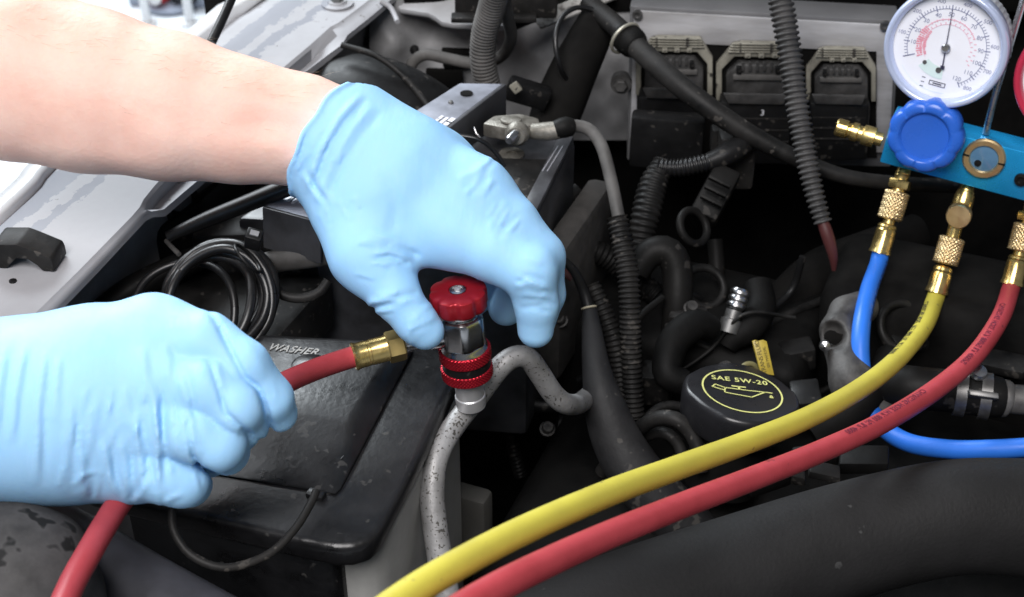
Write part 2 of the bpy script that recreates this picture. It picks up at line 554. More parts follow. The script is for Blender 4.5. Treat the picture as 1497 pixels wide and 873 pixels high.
def flat_text(txt, size, c, ux, uy, lift=0.0003, spacing=1.0, thick=0.0, bold=0.0, shear=0.0):
    v, f = text_arrays(txt, size, spacing, shear, bold)
    n = nrm(np.cross(ux, uy))
    c = np.asarray(c, float)
    W = c + v[:, :1] * nrm(ux) + v[:, 1:2] * np.asarray(uy, float) + n * lift
    if thick > 0:
        k = len(W)
        W2 = np.vstack([W, W + n * thick])
        edges = {}
        for q in f:
            for a, b in zip(q, q[1:] + q[:1]):
                e = (min(a, b), max(a, b))
                edges[e] = edges.get(e, []) + [(a, b)]
        F = [[i + k for i in q] for q in f]
        for e, l in edges.items():
            if len(l) == 1:
                a, b = l[0]
                F.append([a, b, b + k, a + k])
        return W2, F
    return W, f

def hose_text(name, path, r, txt, size, s0, ang, m, parent, flip=1, spacing=1.0):
    """lettering wrapped on a hose: s along the path, ang = direction vector the print faces"""
    v, f = text_arrays(txt, size, spacing, 0.0, 0.02)
    v[:, 0] -= v[:, 0].min()
    # cut long letters so that the print bends with the hose
    T, N, B = frames(path)
    s = np.concatenate([[0], np.cumsum(np.linalg.norm(np.diff(path, axis=0), axis=1))])
    ss = s0 + flip * v[:, 0]
    out = []
    for q, x in zip(v, ss):
        i = int(np.clip(np.searchsorted(s, x), 1, len(s) - 1))
        t = (x - s[i - 1]) / (s[i] - s[i - 1])
        c = path[i - 1] * (1 - t) + path[i] * t
        n, b = N[i], B[i]
        d = nrm(np.asarray(ang) - T[i] * np.dot(ang, T[i]))
        e = np.cross(T[i], d)
        a = flip * q[1] / r
        out.append(c + (r + 0.00025) * (math.cos(a) * d + math.sin(a) * e))
    mb = MB()
    mb.add(out, f)
    return mb.build(name, m, parent)

# ------------------------------------------------------------------ implicit surfaces
def cam_xyz(px, py, d):
    return np.array([(px - 748.5) / FPX * d, -(py - 436.5) / FPX * d, -d])
RCAM = np.array([[1, 0, 0], [0, SN, CS], [0, -CS, SN]])       # rows: camera x, y, z axes in the world
def cam2world(v):
    return v @ RCAM + CAM

class Field:
    def __init__(s, lo, hi, vox):
        s.lo = np.asarray(lo, float)
        s.vox = vox
        n = np.ceil((np.asarray(hi) - s.lo) / vox).astype(int) + 1
        g = [s.lo[k] + vox * np.arange(n[k]) for k in range(3)]
        X, Y, Z = np.meshgrid(*g, indexing='ij')
        s.p = np.stack([X, Y, Z], -1).astype(np.float32)
        s.shape = tuple(n)
    def cone(s, a, b, ra, rb, sq=None):
        a = np.asarray(a, np.float32)
        b = np.asarray(b, np.float32)
        ba = b - a
        pa = s.p - a
        t = np.clip((pa @ ba) / max(1e-12, float(ba @ ba)), 0, 1)
        q = pa - t[..., None] * ba
        if sq is not None:
            ax = np.asarray(sq[0], np.float32)
            q = q + (q @ ax)[..., None] * ax * (1.0 / sq[1] - 1.0)
        return np.sqrt((q * q).sum(-1)) - (ra + (rb - ra) * t)
    def ball(s, c, r):
        q = (s.p - np.asarray(c, np.float32))
        r = np.asarray(r, np.float32)
        if r.ndim == 0:
            return np.sqrt((q * q).sum(-1)) - r
        k0 = np.sqrt(((q / r) ** 2).sum(-1))
        return (k0 - 1) * r.min()
    def seg_dist(s, a, b):
        a = np.asarray(a, np.float32)
        b = np.asarray(b, np.float32)
        ba = b - a
        pa = s.p - a
        t = np.clip((pa @ ba) / max(1e-12, float(ba @ ba)), 0, 1)
        q = pa - t[..., None] * ba
        return np.sqrt((q * q).sum(-1)), t
def smin(a, b, k):
    h = np.clip(0.5 + 0.5 * (b - a) / k, 0, 1)
    return b * (1 - h) + a * h - k * h * (1 - h)
def smax(a, b, k):
    return -smin(-a, -b, k)

def surface_nets(f, lo, vox, smooth=2):
    sgn = f < 0
    c = np.zeros(tuple(n - 1 for n in f.shape), np.int8)
    for dx in (0, 1):
        for dy in (0, 1):
            for dz in (0, 1):
                c += sgn[dx:f.shape[0] - 1 + dx, dy:f.shape[1] - 1 + dy, dz:f.shape[2] - 1 + dz]
    act = (c > 0) & (c < 8)
    idx = np.argwhere(act)
    vid = -np.ones(act.shape, np.int64)
    vid[act] = np.arange(len(idx))
    acc = np.zeros((len(idx), 3))
    cnt = np.zeros(len(idx))
    corners = [(0, 0, 0), (1, 0, 0), (0, 1, 0), (1, 1, 0), (0, 0, 1), (1, 0, 1), (0, 1, 1), (1, 1, 1)]
    for i in range(8):
        for j in range(i + 1, 8):
            a, b = np.array(corners[i]), np.array(corners[j])
            if abs(a - b).sum() != 1:
                continue
            fa = f[idx[:, 0] + a[0], idx[:, 1] + a[1], idx[:, 2] + a[2]]
            fb = f[idx[:, 0] + b[0], idx[:, 1] + b[1], idx[:, 2] + b[2]]
            x = (fa < 0) != (fb < 0)
            t = np.where(x, fa / np.where(x, fa - fb, 1), 0)
            acc += np.where(x[:, None], a + t[:, None] * (b - a), 0)
            cnt += x
    v = (idx + acc / cnt[:, None]) * vox + lo
    faces = []
    for ax in range(3):
        sl0 = [slice(1, -1)] * 3
        sl1 = [slice(1, -1)] * 3
        sl0[ax] = slice(0, -1)
        sl1[ax] = slice(1, None)
        s0, s1 = sgn[tuple(sl0)], sgn[tuple(sl1)]
        ch = np.argwhere(s0 != s1)
        flip = s0[tuple(ch.T)]
        off = np.array([1, 1, 1])
        off[ax] = 0
        ch = ch + off
        o1, o2 = [k for k in range(3) if k != ax]
        e1 = np.zeros(3, int)
        e1[o1] = 1
        e2 = np.zeros(3, int)
        e2[o2] = 1
        q = [ch - e1 - e2, ch - e2, ch, ch - e1]
        ids = np.stack([vid[tuple(k.T)] for k in q], 1)
        if ax == 1:
            flip = ~flip
        ids[~flip] = ids[~flip][:, ::-1]
        faces.append(ids)
    F = np.concatenate(faces)
    F = F[(F >= 0).all(1)]
    for _ in range(smooth):
        acc = np.zeros_like(v)
        cn = np.zeros(len(v))
        for a, b in ((0, 1), (1, 2), (2, 3), (3, 0)):
            for p_, q_ in ((a, b), (b, a)):
                for k in range(3):
                    acc[:, k] += np.bincount(F[:, p_], v[F[:, q_], k], len(v))
                cn += np.bincount(F[:, p_], minlength=len(v))
        v = v + 0.55 * (acc / np.maximum(cn, 1)[:, None] - v)
    return v, F.tolist()

# ================================================================== the setting
def quad_sheet(name, pts, m, kind='structure'):
    return MB().add(pts, [[0, 1, 2, 3]]).build(name, m, kind=kind, angle=180)
quad_sheet('shop_floor', [(-9, -3, -0.85), (9, -3, -0.85), (9, 12, -0.85), (-9, 12, -0.85)], floor_m)

# inner fender wall, firewall, bay floor: the painted tub that the parts stand in
def across(a, l, z):
    return AX * a + LX * l + UP * z
FE = PZ(0, 480, 0.0)
la = float(np.dot(FE, LX))                 # across-position of the fender's inner edge
y_fw = 0.50
mb = MB()
for (a0, a1) in ((-0.62, 0.66),):
    mb.box((across(a0, la - 0.035, -0.30) + across(a1, la - 0.035, -0.30)) / 2, ((a1 - a0) / 2, 0.004, 0.27), [AX, LX, UP])
mb.build('inner_fender_wall', greypaint_m, kind='structure')
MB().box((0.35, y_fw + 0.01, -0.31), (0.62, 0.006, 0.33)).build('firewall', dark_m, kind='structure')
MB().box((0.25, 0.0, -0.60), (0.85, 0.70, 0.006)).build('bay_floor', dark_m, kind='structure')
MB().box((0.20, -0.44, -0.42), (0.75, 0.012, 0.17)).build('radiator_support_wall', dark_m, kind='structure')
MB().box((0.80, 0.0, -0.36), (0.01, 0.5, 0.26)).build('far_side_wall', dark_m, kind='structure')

# ------------------------------------------------------------------ fender
ZS = 0.0
st = [   # (inner sheet edge px), (lip px), jog?
    ((-120, 620), (-98, 618)), ((-40, 545), (-17, 541)), ((45, 470), (68, 466)), ((120, 396), (140, 392)), ((196, 318), (212, 315)),
    ((208, 304), (222, 310)), ((214, 292), (240, 309)), ((232, 270), (268, 285)), ((262, 240), (300, 258)), ((300, 205), (340, 222)),
    ((360, 150), (385, 165)), ((418, 99), (440, 113)), ((455, 68), (478, 84)), ((486, 40), (500, 66)), ((498, 34), (508, 52)), ((528, 12), (536, 30)),
    ((556, -10), (566, 5)), ((600, -45), (610, -32))]
rows = []
for si, (e, l) in enumerate(st):
    pe = PZ(e[0], e[1], ZS)
    gap = 6 <= si <= 12
    pl = PZ(l[0], l[1], ZS - (0.010 if gap else 0.005))
    out = pe - LX * 0.094
    crest = pe - LX * 0.074
    rows.append([out + LX * 0.006 - UP * 0.006, crest - LX * 0.004 - UP * 0.003, crest + UP * 0.000, crest + LX * 0.02 + UP * 0.001, pe - LX * 0.03 + UP * 0.0005, pe - LX * 0.002, pe - UP * 0.002,
                 pe + (-LX * 0.001 - UP * 0.012 if gap else (pl - pe) * .5 - UP * .0), pl + UP * (0.0015 if gap else 0.0004), pl - UP * 0.0005, pl - UP * 0.004])
k = len(rows[0])
fender = thing('fender', 'worn grey painted inner fender rail running beside the engine bay', 'fender', PZ(200, 320, ZS - 0.03))
MB().add(np.array(rows).reshape(-1, 3), [[i * k + j, (i + 1) * k + j, (i + 1) * k + j + 1, i * k + j + 1] for i in range(len(rows) - 1) for j in range(k - 1)]
         ).build('rail_sheet', primer_m, fender, angle=40)
# outer white body panel, a rounded crown
rows = []
for (e, l) in st:
    pe = PZ(e[0], e[1], ZS)
    r0 = pe - LX * (0.0785 + .012 * max(0.0, (float(np.dot(pe, AX)) - .05) / .3))
    rows.append([r0 - UP * 0.006, r0 + UP * 0.001, r0 - LX * 0.0015 + UP * 0.003, r0 - LX * 0.007 + UP * 0.0042, r0 - LX * 0.016 + UP * 0.002, r0 - LX * 0.021 - UP * 0.008, r0 - LX * 0.024 - UP * 0.06,
                 r0 - LX * 0.030 - UP * 0.30, r0 - LX * 0.030 - UP * 0.5])
k = len(rows[0])
MB().add(np.array(rows).reshape(-1, 3), [[i * k + j, (i + 1) * k + j, (i + 1) * k + j + 1, i * k + j + 1] for i in range(len(rows) - 1) for j in range(k - 1)]
         ).build('outer_panel', white_m, fender, angle=50)
# bolt with washer on the rail, far end
c = PZ(493, 6, ZS + 0.001)
MB().lathe([(0.0, 0.0), (0.013, 0.0), (0.013, 0.0012), (0.008, 0.0016), (0.0075, 0.003), (0.0, 0.0032)], c, UP, 28).build('washer', primer_m, fender)
MB().lathe([(0.0, 0.003), (0.0052, 0.003), (0.0052, 0.007), (0.0042, 0.008), (0.0, 0.008)], c, UP, 6).build('bolt', dsteel_m, fender)
# two small screw heads in the rail
for q in ((19, 412),):
    MB().lathe([(0.0, 0.0), (0.0022, 0.0), (0.0022, 0.001), (0.0, 0.0014)], PZ(*q, ZS + 0.0005), UP, 12).build('screw', blk_m, fender)
# rail hook at the far corner
p, _, _ = px_path([(556, 2, 1.145), (570, 10, 1.145), (578, 24, 1.14), (581, 32, 1.135)])
MB().tube(p, 0.0022, 10).build('corner_tab', primer_m, fender)

# rubber hood bumper on the rail
zb = ZS + 0.001
b0, b1 = PZ(-12, 392, zb), PZ(80, 398, zb)
bx = nrm(b1 - b0)
by = np.cross(UP, bx)
bl = np.linalg.norm(b1 - b0)
prof = [(0, 0), (0, .012), (.004, .0165), (bl * .48, .0175), (bl * .62, .0155), (bl * .86, .0115), (bl * .98, .0095), (bl, .006), (bl, 0), (bl * .80, 0), (bl * .74, .0035), (bl * .60, .0075), (bl * .42, .0075), (bl * .28, .002), (bl * .24, 0)]
hb = MB().prism([b0 + bx * a + UP * h for a, h in prof], by * 0.020, 0.0012).build('hood_bumper', blkdust_m)
tag(hb, 'arched black rubber hood bumper sitting on the grey fender rail', 'bumper')

# hood prop rod
p, _, _ = px_path([(309, 62, 0.985), (322, 35, 0.99), (341, -8, 1.0), (352, -35, 1.005)])
o = MB().tube(p, 0.0034, 14).build('prop_rod', shiny_m)
tag(o, 'thin black hood prop rod rising from the fender rail', 'rod')

# ------------------------------------------------------------------ things on the shop floor beyond the fender
fz = -0.85
c = PZ(248, 17, fz)
jack = thing('floor_jack', 'red and black machine on the pale floor beyond the fender', 'floor jack', c)
MB().lathe([(0, 0), (.05, 0), (.062, .006), (.06, .012), (.03, .016), (0, .016)], c + [0, .03, 0], UP, 32).build('base_plate', shopgrey_m, jack)
MB().lathe([(0, .016), (.026, .016), (.034, .03), (.034, .07), (.026, .09), (0, .095)], c + [-.03, .03, 0], UP, 28).build('red_body', shopred_m, jack)
MB().lathe([(0, 0), (.013, 0), (.015, .004), (.013, .008), (0, .009)], c + [-.026, -.008, .035], (0, -1, .3), 20).build('white_cap', white_m, jack)
MB().box(c + [.034, .03, .045], (.030, .03, .028), bev=.008).build('black_side', shopblk_m, jack)
for i, (qx, qy) in enumerate(((216, 36), (278, 36))):
    q = PZ(qx, qy, fz)
    pst = MB().box(q + [0, 0, 0.25], (0.0095, 0.0095, 0.25), bev=0.003).box(q + [0, 0, 0.004], (0.018, 0.018, 0.005), bev=0.002).build('stand_post', white_m)
    tag(pst, ['white upright post on the forearm side of the red machine', 'white upright post between the red machine and the fender'][i], 'post', 'posts on the shop floor')
q = PZ(296, 17, fz)
o = MB().box(q + [0, 0.04, 0.05], (0.024, 0.024, 0.05), bev=0.008).lathe([(0, 0), (.014, 0), (.014, .02), (.01, .03), (0, .03)], q + [0, .04, .1], UP, 20).build('canister', shopgrey_m)
tag(o, 'grey blue canister standing on the floor beside the white post', 'canister')
q = PZ(200, 14, fz)
o = MB().box(q + [0, 0.04, 0.025], (0.022, 0.022, 0.025), bev=0.006).box(q + [-.005, 0.04, 0.058], (0.012, 0.012, 0.01), bev=0.004).build('supply_box', shopgrey_m)
tag(o, 'small grey box on the floor above the forearm', 'box')
q = PZ(314, 2, fz)
o = MB().box(q + [0.0, 0.06, 0.04], (0.035, 0.03, 0.04), bev=0.008).box(q + [0.0, 0.06, 0.09], (0.028, 0.024, 0.012), bev=0.005).build('green_crate', green2_m)
tag(o, 'green crate on the floor by the hood prop rod', 'crate')

# ------------------------------------------------------------------ cowl corner at the top
zc = -0.015
cw = thing('bulkhead_cowl', 'pale curved cowl sheet joining the fender at the firewall', 'cowl', PZ(650, 10, zc))
edge = [(566, 2), (586, 17), (606, 20), (626, 23), (637, 29), (646, 36), (662, 39), (700, 41), (742, 42)]
rows = []
for e in edge:
    pe = PZ(e[0], e[1] - 4, zc)
    rows.append([pe + np.array([0.02, 0.16, 0.03]), pe + np.array([0.006, 0.02, 0.003]), pe + np.array([0, 0.003, 0.0006]), pe, pe - UP * 0.003, pe - UP * 0.006 + [0, .004, 0]])
k = 6
MB().add(np.array(rows).reshape(-1, 3), [[i * k + j, (i + 1) * k + j, (i + 1) * k + j + 1, i * k + j + 1] for i in range(len(rows) - 1) for j in range(k - 1)]
         ).build('cowl_sheet', mat('cowl_paint', (0.55, 0.56, 0.58), 0.4, col2=(0.3, 0.3, 0.3), nscale=14, namt=0.6), cw, angle=60)
# dark hinge plate and shelf on the cowl
c0 = P(740, -8, 1.10)
MB().box(c0, (0.040, 0.012, 0.016), bev=0.003).build('hinge_box', blkdust_m, cw)
MB().box(P(722, 26, 1.09), (0.033, 0.006, 0.0022), bev=0.001).build('hinge_shelf', blkdust_m, cw)
# weather seal and worn strip running up to the right
p, _, _ = px_path([(745, 38, 1.14), (800, 16, 1.16), (860, -8, 1.18), (930, -40, 1.2)])
o = MB().tube(p, 0.005, 10).build('weather_seal', rub_m)
tag(o, 'black rubber weather seal strip along the cowl edge', 'seal')
a0, a1 = P(783, 33, 1.135), P(896, -12, 1.165)
ax_ = nrm(a1 - a0)
o = MB().box((a0 + a1) / 2, (np.linalg.norm(a1 - a0) / 2, 0.0075, 0.002), [ax_, np.cross([0, -.55, .83], ax_), [0, -.55, .83]], bev=0.0018).build('worn_strip', mat('worn_strip_paint', (0.42, 0.41, 0.39), 0.6, col2=(0.12, 0.11, 0.10), nscale=60, namt=1.0, nthr=(0.4, 0.5), bump=.3))
tag(o, 'pale flaking metal strip beside the black weather seal', 'strip')

# ------------------------------------------------------------------ firewall stampings
fwp = np.array([0, y_fw - 0.03, 0.0])
def onfw(px, py, dy=0.0):
    return PPL(px, py, np.array([0, y_fw - 0.045 + dy, 0]), np.array([0, 1.0, 0]))
pn = thing('firewall_stamping', 'dusty grey stamped sheet metal behind the black washer dome', 'sheet metal', onfw(690, 180, 0.02))
# lumpy sheet: a grid on the firewall plane pushed out in soft shapes
gx = np.linspace(540, 930, 60)
gy = np.linspace(-15, 205, 36)
vv = []
for y in gy:
    for x in gx:
        d = 0.0
        d += 0.020 * math.exp(-((x - 785 - (y - 60) * 0.35) / 42) ** 2) * min(1, max(0, (y - 20) / 60))
        d += 0.012 * math.exp(-((x - 575) / 38) ** 2 - ((y - 70) / 30) ** 2)
        d -= 0.015 * math.exp(-((x - 660) / 55) ** 2 - ((y - 40) / 25) ** 2)
        d += 0.010 * (1 / (1 + math.exp((x - 590) / 6)))
        d += 0.0016 * math.sin(x * 0.11) * math.sin(y * 0.13)
        vv.append(onfw(x, y, -d))
MB().add(vv, [[j * 60 + i, j * 60 + i + 1, (j + 1) * 60 + i + 1, (j + 1) * 60 + i] for j in range(35) for i in range(59)]).build('stamped_sheet', firewall_m, pn, angle=180)
for (x0, y0, x1, y1) in ((645, 72, 700, 98), (622, 102, 676, 142)):
    MB().prism([onfw(x0, y0, -.012), onfw(x1, y0 + 2, -.012), onfw(x1 + 2, y1, -.012), onfw(x0 + 3, y1 + 4, -.012)], (0, 0.006, 0), 0.002).build('opening_plug', dark_m, pn)  # dark plates stand in for openings in the sheet
MB().prism([onfw(512, 55, -.01), onfw(577, 52, -.01), onfw(545, 64, -.012), onfw(530, 66, -.012)], (0, 0.004, -.002), 0.001).build('fold', blkdust_m, pn)
MB().lathe([(0, 0), (.004, 0), (.004, .003), (0, .004)], onfw(606, 72, -.016), (0, -1, 0.1), 10).build('clip', blk_m, pn)

# bent pipe in front of the stamping
o = hose('vent_pipe', [(598, 112, 1.16), (603, 92, 1.155), (622, 80, 1.15), (655, 86, 1.145), (690, 93, 1.14), (712, 92, 1.138), (735, 80, 1.12), (747, 55, 1.09), (742, 25, 1.06), (735, -15, 1.03)], 4.8, rubgrey_m)
tag(o, 'thin grey rubber vent pipe looping behind the upright ribbed hose', 'pipe')
# ribbed hose upright
o = hose('ribbed_hose', [(732, -40, 1.00), (719, 10, 1.03), (708, 50, 1.05), (706, 90, 1.065), (714, 130, 1.08)], 10.2, rubgrey_m, ribs=(3.0, .8), seg=24)
tag(o, 'dusty grey ribbed hose standing upright behind the battery bracket', 'hose')
# black washer dome
lo, hi = cam_xyz(380, 240, 1.20), cam_xyz(720, 30, 1.00)
F = Field(np.minimum(lo, hi) - .02, np.maximum(lo, hi) + .02, 0.0026)
f = F.ball(cam_xyz(525, 158, 1.11), (0.055, 0.042, 0.05))
f = smin(f, F.ball(cam_xyz(570, 190, 1.095), (0.065, 0.045, 0.05)), 0.02)
v, fc = surface_nets(f, F.lo, F.vox)
dome = thing('vacuum_dome', 'large smooth black dome behind the gloved wrist', 'dome', P(540, 200, 1.1))
MB().add(cam2world(v), fc).build('dome_shell', blk_m, dome, angle=180)
hose('seam_rib', [(500, 66, 1.072), (550, 82, 1.062), (590, 112, 1.058), (622, 150, 1.05), (640, 180, 1.04)], 2.4, blkdust_m, dome)
MB().prism([P(520, 160, 1.03), P(600, 158, 1.03), P(612, 190, 1.0), P(510, 190, 1.0)], (0, 0.01, -0.004), 0.002).build('shelf', blkdust_m, dome)

# ------------------------------------------------------------------ battery and bracket
ZB = -0.030
bat = thing('battery', 'dark grey car battery under the metal hold-down bracket', 'battery', PZ(600, 290, ZB - 0.17))
br, bl_, fl = PZ(842, 204, ZB), PZ(590, 168, ZB), PZ(345, 318, ZB)
fr = PZ(772, 345, ZB)
MB().prism([bl_, br, fr, fl], (0, 0, -0.17), 0.004).build('case', battery_m, bat)
# raised deck rim along the right edge
rim = [(br - fr) * 0.0 + fr, br]
MB().box((fr + br) / 2 + UP * 0.0025 - LX * 0.006, (np.linalg.norm(br - fr) / 2 - .004, 0.0055, 0.003), [nrm(br - fr), LX, UP], bev=0.002).build('rim', battery_m, bat)
MB().prism([PZ(700, 235, ZB + .001), PZ(805, 238, ZB + .001), PZ(780, 300, ZB + .001), PZ(668, 300, ZB + .001)], (0, 0, 0.003), 0.001).build('vent_cover', blkdust_m, bat)
for q in ((595, 168, 'label_print'),):
    MB().add(*flat_text('COST', 0.0075, P(598, 170, 1.028), (1, 0.05, 0), (0, .8, .6))).build('label_print', label_m, bat)
tpl = MB()
for i in range(2):      # light scuffed lines on the right shoulder
    a, b = PZ(822 - i * 7, 213, ZB + .0058), PZ(799 - i * 7, 250, ZB + .0058)
    tpl.add([a, a + LX * .0009, b + LX * .0009, b], [[0, 1, 2, 3]])
tpl.build('scuff_line', mat('scuff_grey', (.30, .30, .33), .5, nscale=300, namt=.8), bat)
MB().lathe([(0, 0), (.009, 0), (.009, .0016), (.0035, .0018), (.0035, .0004), (0, .0004)], PZ(748, 227, ZB + 0.0005), UP, 24).build('washer', lead_m, bat)

ZK = 0.000
bk = thing('battery_bracket', 'grey steel battery hold-down channel with white printed dashes', 'bracket', PZ(560, 220, ZK - .03))
top = [PZ(672, 121, ZK), PZ(735, 122, ZK), PZ(468, 326, ZK), PZ(383, 303, ZK)]
MB().prism(top, (0, 0, -0.004), 0.0012).build('channel_top', bracket_m, bk)
MB().prism([top[1], top[2], top[2] - UP * .028, top[1] - UP * .028], LX * 0.003, 0.0008).build('channel_side', battery_m, bk)
MB().prism([top[3], top[2], top[2] - UP * .028 - AX * .004, top[3] - UP * .028 - AX * .004], AX * 0.003, 0.0008).build('channel_end', battery_m, bk)
MB().lathe([(0, 0), (.0046, 0), (.0046, .0006), (0, .0006)], PZ(682, 137, ZK + .0003), UP, 20).build('hole', dark_m, bk)
MB().lathe([(0, 0), (.002, 0), (.0015, .0012), (0, .0014)], PZ(659, 150, ZK + .0003), UP, 10).build('dimple', dsteel_m, bk)
dirv = nrm(PZ(735, 122, ZK) - PZ(468, 326, ZK))
crs = np.cross(dirv, UP)
for (bx0, by0, ln, rows_, col) in ((640, 183, 8, 3, 6), (440, 288, 6, 2, 2)):
    o0 = PZ(bx0, by0, ZK + 0.0004)
    for r_ in range(rows_):
        for c_ in range(col):
            ww = 0.0022 + 0.0016 * random.random()
            cc = o0 + crs * (r_ - 1) * 0.0042 + dirv * (c_ - col / 2) * 0.0052
            MB().box(cc, (ww, 0.0011 if r_ < 2 else 0.0018, 0.00025), [dirv, crs, UP]).build('printed_dash', label_m, bk)

# battery terminal clamp
tm = thing('battery_terminal', 'corroded lead battery clamp with a protruding bolt', 'terminal', PZ(745, 205, ZB))
tz = PZ(745, 205, ZB)
tx = nrm([1, -0.12, 0])
ty = np.cross(UP, tx)
tc_ = P(748, 186, 0.985)
MB().prism([P(705, 180, .985), P(722, 168, .995), P(760, 165, 1.0), P(788, 172, .995), P(790, 182, .985), P(742, 187, .975)], (0, 0.0, -0.011), 0.002).build('clamp_body', lead_m, tm)
MB().lathe([(0, 0), (.0075, 0), (.0072, .001), (.005, .0015), (0, .0015)], P(747, 176, .985), nrm([0, .12, 1]), 22).build('post_top', lead_m, tm)
MB().lathe([(0, 0), (.0085, 0), (.0085, .004), (.0062, .007), (0, .007)], P(757, 194, .968), (-.2, -1, .12), 22).build('washer', lead_m, tm)
MB().lathe([(0, 0), (.0034, 0), (.0034, .011), (.0025, .013), (0, .013)], P(755, 195, .962), (-.45, -1, .05), 12).build('bolt', steel_m, tm)
hose('clamp_neck', [(778, 192, .975, 5.5), (800, 192, .972, 6.5), (818, 190, .970, 6.2)], 6, lead_m, tm)
hose('retainer_wire', [(693, 186, .955), (697, 196, .955), (715, 215, .95), (735, 240, .95)], 0.9, steel_m, tm)
# battery cable
bc = thing('battery_cable', 'grey battery cable curving down from the lead clamp into ribbed conduit', 'cable', P(905, 330, 0.96))
hose('boot', [(812, 190, .970, 6.4), (826, 186, .970, 7.4), (836, 186, .972, 6.2)], 7, rub_m, bc)
hose('cable_sheath', [(820, 188, .968), (838, 184, .972), (862, 190, .972), (880, 215, .966), (893, 262, .958), (902, 305, .952), (910, 345, .948)], 4.4, rubgrey_m, bc)
hose('conduit', [(902, 318, .95), (909, 350, .948), (918, 400, .945), (921, 450, .945), (922, 510, .95), (924, 560, .955), (926, 610, .96)], 7.6, blkdust_m, bc, ribs=(3.4, 1.5), seg=22)
o = hose('black_cable', [(668, 198, .925), (700, 204, .925), (722, 220, .93), (738, 243, .935)], 1.6, shiny_m)
tag(o, 'thin black cable lying on the battery beside the clamp', 'cable')

# ------------------------------------------------------------------ engine control unit on the firewall
e0 = P(924, 14, 1.10)
r = ray(1312, 36)
e1 = CAM + r * ((e0[2] - CAM[2]) / r[2])
ex = nrm(e1 - e0)
en = nrm(np.cross(ex, UP))          # faces the camera
if en[1] > 0:
    en = -en
def onecu(px, py, out=0.0):
    return PPL(px, py, e0 + en * out, en)
ecu = thing('control_unit', 'silver engine control unit with three plugged black connectors', 'control unit', onecu(1110, 240))
MB().prism([onecu(921, 8, -.001), onecu(1316, 30, -.001), onecu(1303, 245, -.001), onecu(916, 235, -.001)], -en * 0.03, 0.002).build('housing', aludark_m, ecu)
MB().prism([onecu(927, 14, 0.0), onecu(1309, 36, 0.0), onecu(1300, 222, 0.0), onecu(1281, 221, 0.0), onecu(1281, 74, 0.0), onecu(1046, 64, 0.0), onecu(932, 58, 0.0), onecu(931, 215, 0.0), onecu(921, 214, 0.0)], en * 0.0025, 0.0006).build('face_plate', alu_m, ecu)
for q in ((932, 21), (1294, 37)):
    cc = onecu(*q, .003)
    MB().lathe([(0, 0), (.0040, 0), (.0040, .0022), (.0022, .0024), (.0020, .001), (0, .001)], cc, en, 18).build('screw', dsteel_m, ecu)
lug = onecu(908, 122, .002)
MB().lathe([(0, -.006), (.0085, -.006), (.0085, .002), (0, .002)], lug, en, 22).build('mounting_lug', cast_m, ecu)
MB().lathe([(0, .002), (.0055, .002), (.0055, .006), (.0045, .007), (0, .007)], lug, en, 6).build('bolt', cast_m, ecu)
plugrey_m = mat('dusty_plug_grey', (0.060, 0.058, 0.057), 0.6, col2=(0.018, 0.0175, 0.017), nscale=70, namt=1.0, bump=0.3)
